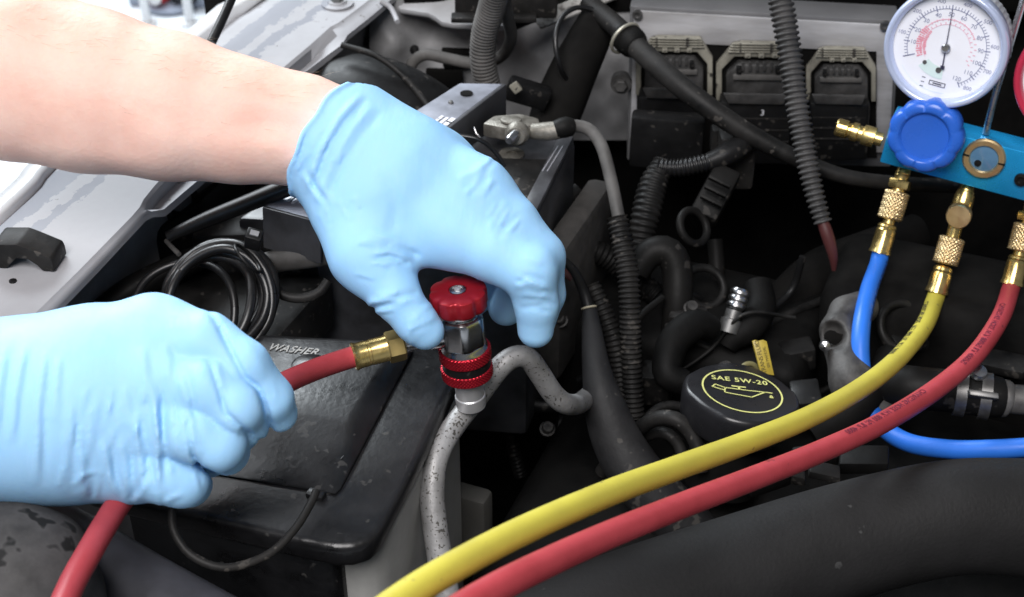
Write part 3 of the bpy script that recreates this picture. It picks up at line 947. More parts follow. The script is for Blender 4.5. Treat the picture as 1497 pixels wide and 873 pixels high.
def ecu_plug(L, T, R, hgt, mark=None):
    w = R - L
    A = lambda x, y, o: onecu(L + x * w, T + y * hgt, o)
    outer = [(0.0, 1.0), (0.0, .38), (.20, .03), (.30, 0.0), (.84, .02), (1.0, .36), (1.0, 1.0)]
    inner = [(.93, 1.0), (.93, .46), (.80, .26), (.22, .24), (.07, .46), (.07, 1.0)]
    base = MB()
    pts = [A(x, y, .003) for x, y in outer] + [A(x, y, .003) for x, y in inner]
    fr_ = base.prism(pts, en * 0.006, 0.0008).build('connector_frame', beige_m, ecu)
    for i in range(4):
        yy = .05 + i * .045
        x0, x1 = .18 - i * .012, .86 + i * .012
        MB().prism([A(x0, yy, .009), A(x1, yy + .015, .009), A(x1, yy + .036, .009), A(x0, yy + .021, .009)], en * 0.0022, 0.0004).build('frame_rib', beige_m, fr_)
    for x in (.34, .50, .66):
        MB().prism([A(x, .22, .009), A(x + .07, .22, .009), A(x + .07, .29, .009), A(x, .29, .009)], en * 0.003, 0.0004).build('lock_tab', beige_m, fr_)
    # recessed seat and the plug
    MB().prism([A(x, y, .0032) for x, y in inner], en * 0.0012, 0).build('seat', dark_m, ecu)
    plug = [(.88, .98), (.88, .52), (.76, .34), (.26, .33), (.12, .52), (.12, .98)]
    ph_ = MB().prism([A(x, y, .006) for x, y in plug], en * 0.010, 0.0018).build('plug_head', plugrey_m, ecu)
    for i in range(5):
        x = .30 + i * .085
        MB().prism([A(x, .37, .016), A(x + .035, .37, .016), A(x + .035, .53, .016), A(x, .53, .016)], en * 0.0018, 0.0004).build('head_rib', plugrey_m, ph_)
    MB().prism([A(.20, .58, .016), A(.80, .59, .016), A(.80, .68, .016), A(.20, .67, .016)], en * 0.003, 0.0008).build('latch_bar', rubgrey_m, ph_)
    for x in (.24, .70):
        MB().prism([A(x, .44, .016), A(x + .06, .44, .016), A(x + .06, .56, .016), A(x, .56, .016)], en * 0.004, 0.0006).build('latch_hook', blk_m, ph_)
    bt = MB()
    a, b, c_, d_ = A(.04, .88, .006), A(.90, .90, .006), A(.86, 1.95, .004), A(.08, 1.95, .004)
    bt.prism([a, b, c_, d_], en * 0.020, 0.003)
    o = bt.build('wire_boot', blk_m, ecu)
    MB().prism([A(.08, .90, .0262), A(.86, .92, .0262), A(.80, 1.10, .0262), A(.14, 1.08, .0262)], en * 0.003, 0.0012).build('boot_ridge', plugrey_m, o)
    for i in range(3):
        yy = 1.32 + i * .2
        MB().prism([A(.10, yy, .0235), A(.86, yy + .01, .0235), A(.86, yy + .045, .0235), A(.10, yy + .035, .0235)], en * 0.0022, 0.0005).build('boot_band', blkdust_m, o)
    if mark:
        MB().add(*flat_text(mark, 0.007, A(.55, 1.26, .0272), ex, UP)).build('boot_mark', label_m, o)
MB().prism([onecu(931, 60, -.0005), onecu(1282, 76, -.0005), onecu(1282, 230, -.0005), onecu(929, 222, -.0005)], en * 0.0012, 0).build('recess', dark_m, ecu)
ecu_plug(930, 50, 1042, 85)
ecu_plug(1047, 58, 1170, 85, '3')
ecu_plug(1178, 66, 1280, 78)

# dark wall behind the unit, above it
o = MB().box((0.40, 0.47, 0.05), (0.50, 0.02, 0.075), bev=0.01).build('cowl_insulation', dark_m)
tag(o, 'black insulation mat on the bulkhead above the control unit', 'mat')

# thick black cable through a ring clamp
tk = thing('thick_cable', 'thick black cable running diagonally across the control unit', 'cable', P(1080, 190, 1.02))
hose('sheath', [(860, 5, 1.10, 8.0), (900, 38, 1.075, 8.0), (930, 68, 1.06, 8.4), (1000, 130, 1.035, 8.2), (1085, 190, 1.03, 7.5), (1165, 232, 1.03, 6.2), (1235, 258, 1.03, 5.6), (1310, 268, 1.035, 5.4), (1400, 272, 1.04, 5.4)], 8, blkdust_m, tk, seg=20)
tp = nrm(P(960, 95, 1.05) - P(900, 38, 1.075))
hose('collar', [(908, 46, 1.071, 8.6), (913, 52, 1.069, 11.6), (926, 64, 1.063, 11.6), (932, 70, 1.06, 9.0)], 11, rub_m, tk, seg=22, step=.002)
MB().add(*ring_tube(P(914, 56, 1.067), tp, .0128, .0013)).build('ring_clamp', mat('clamp_cream', (0.45, 0.43, 0.36), .4, metal=.5), tk)
o = hose('grommet_tube', [(880, 20, 1.10, 15), (860, 60, 1.10, 17), (838, 105, 1.105, 19), (815, 160, 1.11, 20), (800, 200, 1.11, 18)], 15, dark_m, seg=24)
tag(o, 'fat black rubber grommet tube beside the control unit', 'tube')
o = hose('small_loop_cable', [(832, 122, 1.095), (819, 98, 1.075), (812, 60, 1.07), (820, 28, 1.075), (840, 12, 1.08), (865, 14, 1.085), (890, 30, 1.085)], 2.0, shiny_m)
tag(o, 'thin black cable looping beside the fat grommet tube', 'cable')
hx = thing('relay_block', 'small black relay socket with a pale tab behind the battery', 'relay', P(775, 150, 1.07))
MB().box(P(772, 136, 1.08), (.017, .008, .0085), [nrm([.93, .1, -.35]), (0, 1, 0), nrm([.35, 0, .93])], bev=.003).build('socket_body', blk_m, hx)
MB().box(P(754, 128, 1.055), (.0035, .002, .004), [nrm([.8, 0, .6]), (0, 1, 0), nrm([-.6, 0, .8])], bev=.001).build('pale_tab', beige_m, hx)

# corrugated conduit hanging in front of the control unit
cd = thing('hanging_conduit', 'dusty ribbed black conduit hanging down in front of the control unit', 'conduit', P(1200, 350, .99))
hose('conduit', [(1132, -40, 1.00, 9.0), (1143, 10, 1.0, 9.0), (1155, 80, 1.0, 9.0), (1165, 150, 1.0, 8.6), (1177, 220, 1.0, 8.0), (1190, 280, 1.0, 7.4), (1203, 325, 1.0, 6.8)], 9, mat('conduit_grey', (0.060, 0.058, 0.058), .55, col2=(.03, .03, .03), nscale=40, namt=.9), cd, ribs=(4.1, 2.0), seg=24)
hose('red_wire', [(1200, 318, 1.0, 4.0), (1210, 345, 1.0, 4.6), (1218, 375, 1.005, 3.4), (1219, 395, 1.01, 1.6)], 3, maroon_m, cd)

# ================================================================== engine-side dark parts
en_ = thing('engine_top', 'dark greasy engine top under the oil filler cap', 'engine', PZ(1100, 600, -0.30))
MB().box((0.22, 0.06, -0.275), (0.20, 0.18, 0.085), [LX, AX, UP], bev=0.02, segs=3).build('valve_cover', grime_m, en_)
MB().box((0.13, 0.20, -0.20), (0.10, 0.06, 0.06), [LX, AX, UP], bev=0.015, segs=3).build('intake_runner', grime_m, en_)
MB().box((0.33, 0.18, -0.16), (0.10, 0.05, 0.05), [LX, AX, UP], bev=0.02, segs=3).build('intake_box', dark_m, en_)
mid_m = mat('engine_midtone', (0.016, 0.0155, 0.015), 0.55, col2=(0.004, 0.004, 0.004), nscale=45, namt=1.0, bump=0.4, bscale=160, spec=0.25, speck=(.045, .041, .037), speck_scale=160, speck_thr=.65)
lite_m = mat('engine_dull_metal', (0.045, 0.043, 0.041), 0.5, metal=0.3, col2=(0.012, 0.011, 0.011), nscale=60, namt=1.0, bump=0.35, bscale=200)
er = random.Random(11)
hose('fuel_rail', [(960, 508, 1.0), (1010, 500, 1.0), (1060, 512, 1.0), (1130, 470, 1.02), (1200, 440, 1.04)], 3.2, mid_m, en_)
for i in range(16):                      # wires and small hoses
    x, y = er.uniform(950, 1230), er.uniform(360, 600)
    a = er.uniform(-2.6, .8)
    d = er.uniform(.98, 1.07)
    L = er.uniform(30, 75)
    pts = [(x, y, d)]
    for k in range(3):
        a += er.uniform(-.9, .9)
        pts.append((pts[-1][0] + L * math.cos(a), pts[-1][1] - L * math.sin(a), d + er.uniform(-.012, .012)))
    hose('engine_wire', pts, er.choice((1.3, 1.8, 2.6, 3.6)), er.choice((mid_m, blk_m, rub_m, mid_m)), en_, seg=10)
for (x, y, d, hx, hy, hz, m) in ((1165, 520, 1.0, 12, 8, 10, mid_m), (1178, 582, .96, 10, 12, 7, blk_m), (1006, 462, .99, 13, 7, 4, lite_m), (990, 485, .985, 7, 9, 3, lite_m),
                                 (1300, 440, 1.04, 16, 8, 10, mid_m), (1330, 500, 1.0, 12, 8, 5, mid_m), (1400, 414, 1.02, 9, 3, 4, lite_m),
                                 (1440, 470, 1.02, 16, 8, 10, mid_m), (1460, 530, .97, 20, 10, 4, mid_m), (960, 560, .99, 10, 10, 14, mid_m)):
    q = er.uniform(-.6, .6)
    MB().box(P(x, y, d), (hx * MM, hy * MM, hz * MM), [nrm([math.cos(q), math.sin(q), .15]), nrm([-math.sin(q), math.cos(q), .1]), nrm([-.15, -.1, 1])], bev=.002).build('engine_bracket', m, en_)
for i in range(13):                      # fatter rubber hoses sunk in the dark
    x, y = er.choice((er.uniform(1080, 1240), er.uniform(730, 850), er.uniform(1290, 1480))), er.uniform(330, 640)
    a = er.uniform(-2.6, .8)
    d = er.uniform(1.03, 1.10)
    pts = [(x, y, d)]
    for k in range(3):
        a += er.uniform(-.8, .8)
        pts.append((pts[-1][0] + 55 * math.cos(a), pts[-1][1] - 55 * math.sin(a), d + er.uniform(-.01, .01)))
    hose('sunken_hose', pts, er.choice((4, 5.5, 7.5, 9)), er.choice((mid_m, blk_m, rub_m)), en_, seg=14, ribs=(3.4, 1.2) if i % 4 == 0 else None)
for (x, y, d) in ((1010, 452, .975), (985, 520, .98), (1115, 418, 1.03), (1060, 540, .95), (1300, 432, 1.02), (1345, 492, .985), (1240, 400, 1.05), (800, 628, .97), (820, 470, .99), (1455, 462, 1.0)):
    MB().lathe([(0, 0), (.0055, 0), (.0055, .002), (.0042, .0022), (.0042, .006), (.0035, .007), (0, .007)], P(x, y, d), nrm([er.uniform(-.3, .3), -.5, .8]), 12).build('engine_bolt', lite_m, en_)
for (x, y, d, R) in ((1320, 478, .99, .017), (1030, 420, 1.04, .015), (985, 640, .94, .022)):
    MB().add(*ring_tube(P(x, y, d), nrm([.2, -.6, .7]), R, .0032, 36, 10)).build('hose_loop', mid_m, en_)

# oil filler cap
oc = P(1085, 572, 0.90)
oax = nrm([0.13, 0.13, 0.98])
ou = nrm(np.array([1.0, 0, 0]) - oax * oax[0])
ow = np.cross(oax, ou)
cap = thing('oil_filler_cap', 'black oil filler cap printed SAE 5W-20 with a yellow oilcan symbol', 'oil cap', oc - oax * 0.034)
Rc = 0.0355
def capmod(a, i, r, h):
    if h > -0.003 and r < Rc * .90:
        return np.full(len(a), r)
    lob = 1 + 0.028 * np.tanh(2.2 * np.cos(4 * a + 0.5)) * (1 if r > Rc * .6 else 0)
    return r * lob
MB().lathe([(Rc * .80, -.025), (Rc * .94, -.0245), (Rc * 1.0, -.021), (Rc * 1.03, -.010), (Rc * 1.035, -.0045), (Rc * 1.02, -.0018), (Rc * .985, -.0003), (Rc * .95, 0.0), (Rc * .3, 0.0)], oc, oax, 96, capmod, ou).build('cap_body', cap_m, cap, angle=50)
capb = [o for o in bpy.data.objects if o.name.startswith('cap_body')][-1]
# logo ring and picture
rl = 0.0262
ringv, ringf = [], []
for i in range(96):
    a = 2 * math.pi * i / 96
    for rr in (rl, rl - .0011):
        ringv.append(oc + oax * .0004 + rr * (math.cos(a) * ou + math.sin(a) * ow))
for i in range(96):
    j = (i + 1) % 96
    ringf.append([2 * i, 2 * j, 2 * j + 1, 2 * i + 1])
MB().add(ringv, ringf).build('logo_ring', capink_m, capb)
MB().add(*flat_text('SAE 5W-20', 0.0072, oc + ow * 0.0128, ou, ow, .0005, 1.1, bold=.012)).build('cap_lettering', capink_m, capb)
def stroke(mb, pts, w, o, ux, uy, n, lift=.0005):
    for (a, b) in zip(pts[:-1], pts[1:]):
        A = o + ux * a[0] + uy * a[1] + n * lift
        B = o + ux * b[0] + uy * b[1] + n * lift
        d = nrm(B - A)
        s = np.cross(n, d) * w / 2
        e = d * w * .4
        mb.add([A - s - e, B - s + e, B + s + e, A + s - e], [[0, 1, 2, 3]])
m_ = 0.001
ic = MB()
stroke(ic, [(-11 * m_, 1.5 * m_), (-12 * m_, -4.5 * m_), (5 * m_, -7 * m_), (15 * m_, 1.2 * m_), (19.5 * m_, 1.0 * m_)], .0009, oc, ou, ow, oax)
stroke(ic, [(-11 * m_, 1.5 * m_), (3 * m_, 1.0 * m_), (15 * m_, 1.2 * m_)], .0009, oc, ou, ow, oax)
stroke(ic, [(-10.5 * m_, 1.0 * m_), (-17 * m_, 4.5 * m_), (-19.5 * m_, 1.0 * m_), (-11.5 * m_, -2.0 * m_)], .0009, oc, ou, ow, oax)
stroke(ic, [(-6 * m_, 4.6 * m_), (2.5 * m_, 4.6 * m_)], .0012, oc, ou, ow, oax)
stroke(ic, [(-1.7 * m_, 4.6 * m_), (-1.7 * m_, 1.2 * m_)], .0014, oc, ou, ow, oax)
stroke(ic, [(17.3 * m_, -4.8 * m_), (18.3 * m_, -2.2 * m_), (19.4 * m_, -4.8 * m_), (17.3 * m_, -4.8 * m_)], .0008, oc, ou, ow, oax)
ic.build('oilcan_symbol', capink_m, capb)
MB().lathe([(Rc * .7, -.07), (Rc * .7, -.03)], oc, oax, 40).build('filler_neck', grime_m, cap)

# dipstick handle
dp = thing('dipstick', 'yellow transmission dipstick tab behind the oil filler cap', 'dipstick', P(1118, 550, 0.955))
A = lambda x, y: P(x, y, 0.945)
tab = [A(1100, 499), A(1104, 497), A(1110, 498.5), A(1116, 497), A(1121, 499), A(1132, 549), A(1112, 546)]
nn = nrm(np.cross(A(1132, 549) - A(1100, 499), A(1121, 499) - A(1100, 499)))
if np.dot(nn, CAM - tab[0]) < 0:
    nn = -nn
MB().prism(tab, -nn * 0.003, 0.0004).build('tab', dip_m, dp)
dn = nrm(A(1110, 499) - A(1122, 546))
MB().add(*flat_text('TRANS FLUID', 0.0042, A(1112, 522), dn, np.cross(nn, dn), .0003, 0.9)).build('tab_lettering', dipink_m, dp)
MB().add(*flat_text('SEE MANUAL', 0.0026, A(1120.5, 522), dn, np.cross(nn, dn), .0003, 0.95)).build('tab_small_lettering', dipink_m, dp)
MB().add(*ring_tube(P(1095, 548, .955), (0.3, -.8, .5), .0075, .0018)).build('finger_ring', mat('dull_yellow', (.2, .18, .08), .5), dp)
hose('stick_tube', [(1118, 546, .95), (1122, 580, .97), (1130, 640, 1.0)], 2.2, dsteel_m, dp)

# second fitting: small threaded chrome stud with cast elbow
sf = thing('pipe_fitting', 'small chrome ribbed fitting on a cast elbow among the dark engine parts', 'fitting', P(1065, 490, .99))
a, b = P(1064, 486, .985), P(1083, 424, .985)
ax2 = nrm(b - a)
ln = np.linalg.norm(b - a)
MB().lathe([(0, 0), (.0075, 0), (.0075, ln * .3), (.006, ln * .32), (.006, ln * .52), (0, ln * .52)], a, ax2, 20).build('barrel', dsteel_m, sf)
for t in (.55, .70, .85):
    MB().lathe([(0, 0), (.0052, 0), (.0068, .0018), (.0068, .0035), (.0052, .0055), (0, .0055)], a + ax2 * ln * t, ax2, 20).build('collar', steel_m, sf)
hose('elbow', [(1062, 508, .99, 7), (1072, 494, .99, 9.5), (1095, 478, .99, 11), (1112, 450, 1.0, 11), (1108, 415, 1.01, 10)], 9, grime_m, sf)

# wiring connector with ring latch
cn = thing('wire_connector', 'black multi-wire connector hanging with an open latch ring', 'connector', P(1035, 320, 1.03))
cx_ = nrm(P(1060, 250, 1.03) - P(1015, 335, 1.02))
MB().box(P(1045, 285, 1.03), (.021, .0105, .009), [cx_, np.cross([0, -.6, .8], cx_), [0, -.6, .8]], bev=.003).build('body', rub_m, cn)
for i in range(3):
    MB().box(P(1040 + i * 6, 294 - i * 14, 1.012), (.0014, .0085, .0022), [cx_, np.cross([0, -.6, .8], cx_), [0, -.6, .8]], bev=.0006).build('rib', rub_m, cn)
MB().add(*ring_tube(P(1014, 332, 1.015), nrm([.5, -.5, .6]), .0125, .0030, 32, 10)).build('latch_ring', rub_m, cn)
o = hose('harness_stub', [(970, 238, 1.04, 8), (955, 270, 1.035, 10.5), (945, 310, 1.03, 11), (937, 350, 1.03, 10), (934, 400, 1.03, 9)], 10, blkdust_m, ribs=(4.6, 1.4), seg=22)
tag(o, 'fat ribbed conduit dropping behind the grey battery cable', 'conduit')
cj = thing('wire_conduit', 'glossy ribbed conduit bending up to the connector under the control unit', 'conduit', P(1030, 240, 1.04))
hose('ribbed_sleeve', [(962, 244, 1.035), (985, 246, 1.033), (1010, 243, 1.03), (1040, 236, 1.03)], 6.8, shiny_m, cj, ribs=(3.1, 1.3), seg=20)
hose('end_boot', [(1036, 237, 1.03, 6.5), (1060, 227, 1.03, 8.5), (1085, 212, 1.035, 8.5), (1100, 203, 1.04, 6)], 7, blk_m, cj, seg=20)
o = MB().box(P(1075, 232, 1.06), (.014, .010, .022), bev=.003).box(P(1062, 203, 1.062), (.012, .006, .010), bev=.002).build('socket_block', blkdust_m)
tag(o, 'dull black socket block under the middle connector', 'socket')
o = MB().box(P(975, 205, 1.085), (.028, .008, .022), [ex, -en, UP], bev=.003).build('mounting_plate', blk_m)
tag(o, 'dark mounting plate under the first connector', 'plate')

# hoses and tubes in the dark middle
specs = [
    ('coolant_hose', [(930, 400, 1.0, 9), (948, 372, 1.0, 10.5), (975, 368, 1.0, 11), (990, 395, 1.0, 11), (990, 450, 1.0, 10.5), (985, 510, 1.01, 10)], rub_m, 'curved black coolant hose arching behind the ribbed battery conduit'),
    ('fuel_hose', [(1045, 350, 1.07, 6), (1048, 400, 1.07, 6), (1042, 470, 1.07, 6), (1038, 540, 1.07, 6)], rub_m, 'thin black hose dropping below the open latch ring'),
    ('heater_hose', [(1000, 560, .95, 9), (975, 545, .95, 10), (985, 500, .96, 11), (1015, 475, .97, 11), (1040, 480, .98, 9)], grime_m, 'greasy short hose curling above the oil filler cap'),
    ('air_tube', [(1120, 470, 1.05, 15), (1160, 430, 1.06, 17), (1200, 395, 1.07, 17), (1260, 370, 1.08, 16), (1340, 340, 1.1, 15)], dark_m, 'wide black air tube crossing deep behind the blue hose'),
    ('drain_hose', [(1300, 520, .95, 9), (1285, 560, .93, 10), (1240, 610, .92, 10), (1190, 640, .92, 9)], dark_m, 'dark drain hose under the yellow hose'),
    ('lower_hose', [(880, 690, .96, 5), (920, 640, .93, 5), (955, 614, .91, 5), (985, 612, .90, 5), (1008, 630, .90, 5), (1020, 655, .90, 5), (1024, 690, .90, 5)], blkdust_m, 'thin curved black hose below the oil filler cap'),
    ('belt_guard', [(900, 680, .965, 4), (930, 648, .945, 4), (955, 634, .93, 4), (975, 634, .92, 4), (992, 650, .92, 4), (1000, 680, .92, 4)], blkdust_m, 'inner thin curved black pipe beneath the oil filler cap'),
    ('left_conduit', [(866, 415, .955, 5.5), (880, 450, .955, 6.5), (898, 500, .955, 7), (908, 560, .96, 7), (912, 600, .96, 7)], blkdust_m, 'ribbed conduit slanting beside the battery cable'),
]
for nm, pts, m, lab in specs:
    o = hose(nm, pts, 6, m, seg=18, ribs=(3.6, 1.3) if nm == 'left_conduit' else None)
    tag(o, lab, 'conduit' if nm == 'left_conduit' else ('pipe' if nm == 'belt_guard' else 'tube' if nm == 'air_tube' else 'hose'))
tw = thing('taped_harness', 'black cloth-taped wiring harness dropping beside the aluminium pipe', 'harness', P(890, 640, .93))
hose('taped_trunk', [(862, 452, .94, 5.0), (866, 490, .93, 7.0), (872, 540, .92, 9.5), (886, 600, .915, 14.0), (905, 650, .915, 16.5), (940, 705, .915, 18), (1000, 770, .92, 19), (1070, 850, .93, 19)], 10, tape_m, tw, seg=22)
hose('wire_tail', [(815, 372, .93, 2.5), (838, 395, .935, 3.0), (853, 425, .94, 3.8), (860, 448, .94, 4.4), (864, 470, .938, 4.8)], 4, blk_m, tw)
tt = nrm(P(864, 470, .938) - P(858, 440, .94))
MB().add(*ring_tube(P(861, 450, .939), tt, .0047, .0008, 28, 8)).build('tan_ring', tan_m, tw)
hose('red_wire', [(812, 386, .955), (825, 398, .955), (836, 408, .955)], 2.4, maroon_m, tw)

# grey cast thermostat elbow with an opening
lo, hi = cam_xyz(1150, 660, 1.02), cam_xyz(1330, 420, .86)
F = Field(np.minimum(lo, hi) - .01, np.maximum(lo, hi) + .01, 0.0022)
f = F.cone(cam_xyz(1224, 484, .96), cam_xyz(1246, 560, .935), .0125, .0125)
f = smin(f, F.cone(cam_xyz(1246, 560, .935), cam_xyz(1290, 600, .93), .0125, .013), .012)
f = smin(f, F.cone(cam_xyz(1235, 455, .97), cam_xyz(1260, 450, .98), .011, .012), .01)
hole = F.cone(cam_xyz(1226, 497, .930), cam_xyz(1216, 488, .95), .0082, .0085)
hole = smin(hole, F.cone(cam_xyz(1205, 508, .935), cam_xyz(1216, 490, .935), .004, .007), .004)
f = smax(f, -hole, .0025)
v, fc = surface_nets(f, F.lo, F.vox)
th = thing('thermostat_elbow', 'grey cast metal elbow with an oval hole and a dark plug', 'elbow', P(1250, 600, .93))
MB().add(cam2world(v), fc).build('casting', mat('dirty_casting', (.10, .097, .094), .62, metal=.3, col2=(.03, .028, .027), nscale=45, namt=1, bump=.5, bscale=200), th, angle=180)
MB().lathe([(0, 0), (.0062, 0), (.0062, .002), (0, .002)], P(1221, 495, .953), nrm([.1, -.8, .5]), 24, lambda a, i, r_, h: r_ * (1 + .35 * np.cos(2 * a + .8))).build('opening_plug', dark_m, th)  # dark plug put in to blacken the recess like deep shade
MB().lathe([(0, 0), (.004, 0), (.0035, .003), (0, .0045)], P(1206, 505, .945), (-.2, -1, .4), 16).build('glint_stud', steel_m, th)  # added steel stud standing in for a bright glint

# radiator hose with spring clamp and pipe at the right
rh = thing('radiator_hose', 'black radiator hose joined to a metal pipe by a flat steel clamp', 'hose', P(1420, 610, .90))
hose('hose_body', [(1290, 560, .93, 14), (1330, 566, .92, 14.2), (1400, 573, .91, 14), (1452, 580, .905, 13.6), (1462, 581, .905, 13.0)], 14, rub_m, rh, seg=26)
hp = nrm(P(1452, 580, .905) - P(1400, 573, .91))
hc = P(1424, 577, .907)
for dx in (-.0085, .0065):
    MB().lathe([(.0142, -.0034), (.0152, -.0034), (.0152, .0034), (.0142, .0034)], hc + hp * dx, hp, 40).build('clamp_band', dsteel_m, rh)
MB().box(hc + np.array([0, -.0125, .0095]), (.009, .004, .002), [hp, (0, .6, -.8), (0, .8, .6)], bev=.0008).build('clamp_bridge', dsteel_m, rh)
MB().lathe([(0, 0), (.005, 0), (.006, .002), (.005, .005), (0, .006)], P(1428, 548, .90), (.1, -.3, 1), 16).build('clamp_ear', steel_m, rh)
hose('hose_bead', [(1458, 581, .905, 10), (1464, 582, .905, 12), (1472, 583, .905, 12), (1477, 584, .905, 9.6)], 10, cast_m, rh, seg=26, step=.0015)
hose('metal_pipe', [(1474, 583, .905), (1500, 585, .90), (1560, 588, .895)], 9.6, cast_m, rh, seg=26)
# clutter beneath the red hose
for i, (x, y, d, s) in enumerate(((1190, 668, .85, 8), (1225, 662, .85, 6), (1262, 672, .84, 9), (1150, 690, .84, 7), (1120, 700, .83, 8), (1205, 690, .83, 6))):
    o = MB().box(P(x, y, d), (s * MM * 1.6, s * MM, s * MM * .5), [nrm([1, .3 * math.sin(i * 2), .2 * math.cos(i * 3)]), nrm([-.3 * math.sin(i * 2), 1, 0]), UP], bev=.0018).build('bracket_scrap', [grime_m, blkdust_m][i % 2])
    tag(o, ['grimy bracket under the bend of the blue hose', 'small black clip beneath the red hose beside the elbow', 'greasy tab between the red hose and the intake duct', 'black spacer below the yellow hose crossing', 'greasy lug resting against the intake duct', 'black clip above the intake duct crest'][i], 'bracket', 'brackets under the red hose')

# ------------------------------------------------------------------ bottom-right duct
o = hose('intake_duct', [(560, 1035, .72, 33), (760, 958, .735, 33), (920, 896, .75, 33.5), (1080, 842, .775, 33.5), (1240, 790, .80, 33), (1380, 758, .81, 33), (1480, 756, .815, 34), (1600, 770, .82, 37), (1700, 795, .82, 39)], 33, ductdark_m, seg=64)
hose('mould_seam', [(820, 905, .712), (960, 850, .727), (1100, 800, .752), (1240, 757, .776), (1380, 728, .786), (1480, 724, .79), (1600, 734, .793)], 0.9, ductdark_m, o, seg=8)
tag(o, 'wide matte black intake duct lying below the red and yellow hoses', 'duct')

# bottom-left shroud and round hose
lo, hi = cam_xyz(-120, 1000, .85), cam_xyz(380, 690, .52)
F = Field(np.minimum(lo, hi) - .01, np.maximum(lo, hi) + .01, 0.003)
f = F.cone(cam_xyz(-110, 795, .68), cam_xyz(25, 850, .66), .027, .030, (np.array([0, .3, .95]), .8))
f = smin(f, F.cone(cam_xyz(25, 850, .66), cam_xyz(60, 960, .64), .030, .032), .03)
f = f + .001 * np.sin(F.p[..., 0] * 140 + 1) * np.sin(F.p[..., 1] * 170)
v, fc = surface_nets(f, F.lo, F.vox)
o = MB().add(cam2world(v), fc).build('fan_shroud', spot_m, angle=180)
tag(o, 'dusty grey spotted shroud edge under the gloved fist', 'shroud')
o = hose('upper_radiator_hose', [(40, 775, .74, 22), (105, 818, .715, 24), (195, 873, .70, 24), (305, 936, .68, 24), (400, 990, .66, 24)], 24, mat('hose_bluegrey', (0.060, 0.061, 0.074), .5, col2=(.03, .03, .034), nscale=20, namt=1, bump=.1), seg=36)
tag(o, 'smooth fat dark grey hose beside the held red hose', 'hose')

# ------------------------------------------------------------------ washer reservoir
ZW = -0.058
wr = thing('washer_reservoir', 'washer fluid reservoir, black lid embossed WASHER on a milky tank', 'reservoir', PZ(520, 700, -0.33))
lidp = [PZ(x, y, ZW) for x, y in ((120, 665), (372, 488), (470, 492), (640, 503), (664, 530), (668, 552), (612, 668), (556, 776), (540, 792), (515, 800), (488, 800), (440, 790), (240, 742), (120, 712))]
lid_ = MB().prism(lidp, (0, 0, -0.016), 0.005, 3).build('lid', lid_m, wr, angle=50)
# raised centre: flat top, sloping front and right flanks
def Z(x, y, z):
    return PZ(x, y, z)
zt = ZW + 0.010
hv = [Z(384, 489, zt), Z(585, 498, zt), Z(514, 612, zt), Z(300, 588, zt),        # crest
      Z(366, 493, ZW), Z(612, 508, ZW - .0), Z(498, 728, ZW + .0008), Z(270, 690, ZW + .0008)]
hv = [np.array(x) for x in hv]
bm = bmesh.new()
bvs = [bm.verts.new(Vector(x)) for x in hv]
for q in ((0, 1, 2, 3), (3, 2, 6, 7), (2, 1, 5, 6), (1, 0, 4, 5), (0, 3, 7, 4), (4, 5, 6, 7)):
    bm.faces.new([bvs[i] for i in q])
bmesh.ops.recalc_face_normals(bm, faces=list(bm.faces))
bmesh.ops.bevel(bm, geom=list(bm.edges), offset=0.0035, segments=3, profile=0.5, affect='EDGES', clamp_overlap=True)
MB().add(*bm_arrays(bm)).build('lid_crown', lid_m, lid_, angle=60)
# foot ridge in front and side rib
tu = nrm(Z(466, 517, zt) - Z(391, 508, zt))
MB().add(*flat_text('WASHER', 0.0074, Z(428, 512, zt), tu, np.cross(UP, tu) * 1.2, .0001, 1.06, thick=.0005, bold=.015, shear=.35)).build('embossed_lettering', mat('embossed_grey', (.44, .44, .42), .6, col2=(.12, .12, .12), nscale=420, namt=.8), lid_)
MB().lathe([(0, 0), (.0105, 0), (.0105, .001), (.0085, .0022), (0, .0022)], Z(452, 535, zt), UP, 28).build('cap_boss', lid_m, lid_)
for (x, y) in ((505, 640), (503, 668)):
    MB().box(Z(x, y, ZW + .0075 - (y - 612) * .00006), (.0006, .0035, .0012), [LX, AX, UP], bev=.0004).build('moulding_nib', lid_m, lid_)
# lip clip by the front corner
MB().box(Z(462, 724, ZW + .0008), (.005, .003, .0022), [LX, AX, UP], bev=.001).build('lip_clip', lid_m, lid_)
# milky tank below
tk_ = [Z(x, y, ZW - .016) for x, y in ((250, 690), (380, 500), (640, 512), (672, 566), (584, 752), (560, 786), (530, 796), (440, 772), (250, 730))]
MB().prism(tk_, (0, 0, -0.26), 0.010, 4).build('tank', tank_m, wr, angle=50)
MB().prism([Z(x, y, ZW - .018) for x, y in ((180, 740), (250, 700), (500, 755), (505, 790), (488, 806), (440, 802), (230, 752))], (0, 0, -0.2), 0.012, 4).build('tank_shade_panel', lid_m, wr)  # added dark panel standing in for shade on the tank front
MB().box(P(688, 775, .93), (.014, .008, .035), [LX, AX, UP], bev=.004).build('tank_foot', mat('dirty_plastic', (.07, .068, .062), .6, nscale=30, namt=1), wr)
o = hose('wire_loop', [(252, 740, .69), (254, 775, .685), (280, 812, .68), (330, 830, .68), (390, 812, .69), (430, 775, .70), (455, 735, .71), (462, 718, .715)], 2.1, blkdust_m)
tag(o, 'thin black wire looping in front of the washer lid', 'wire')

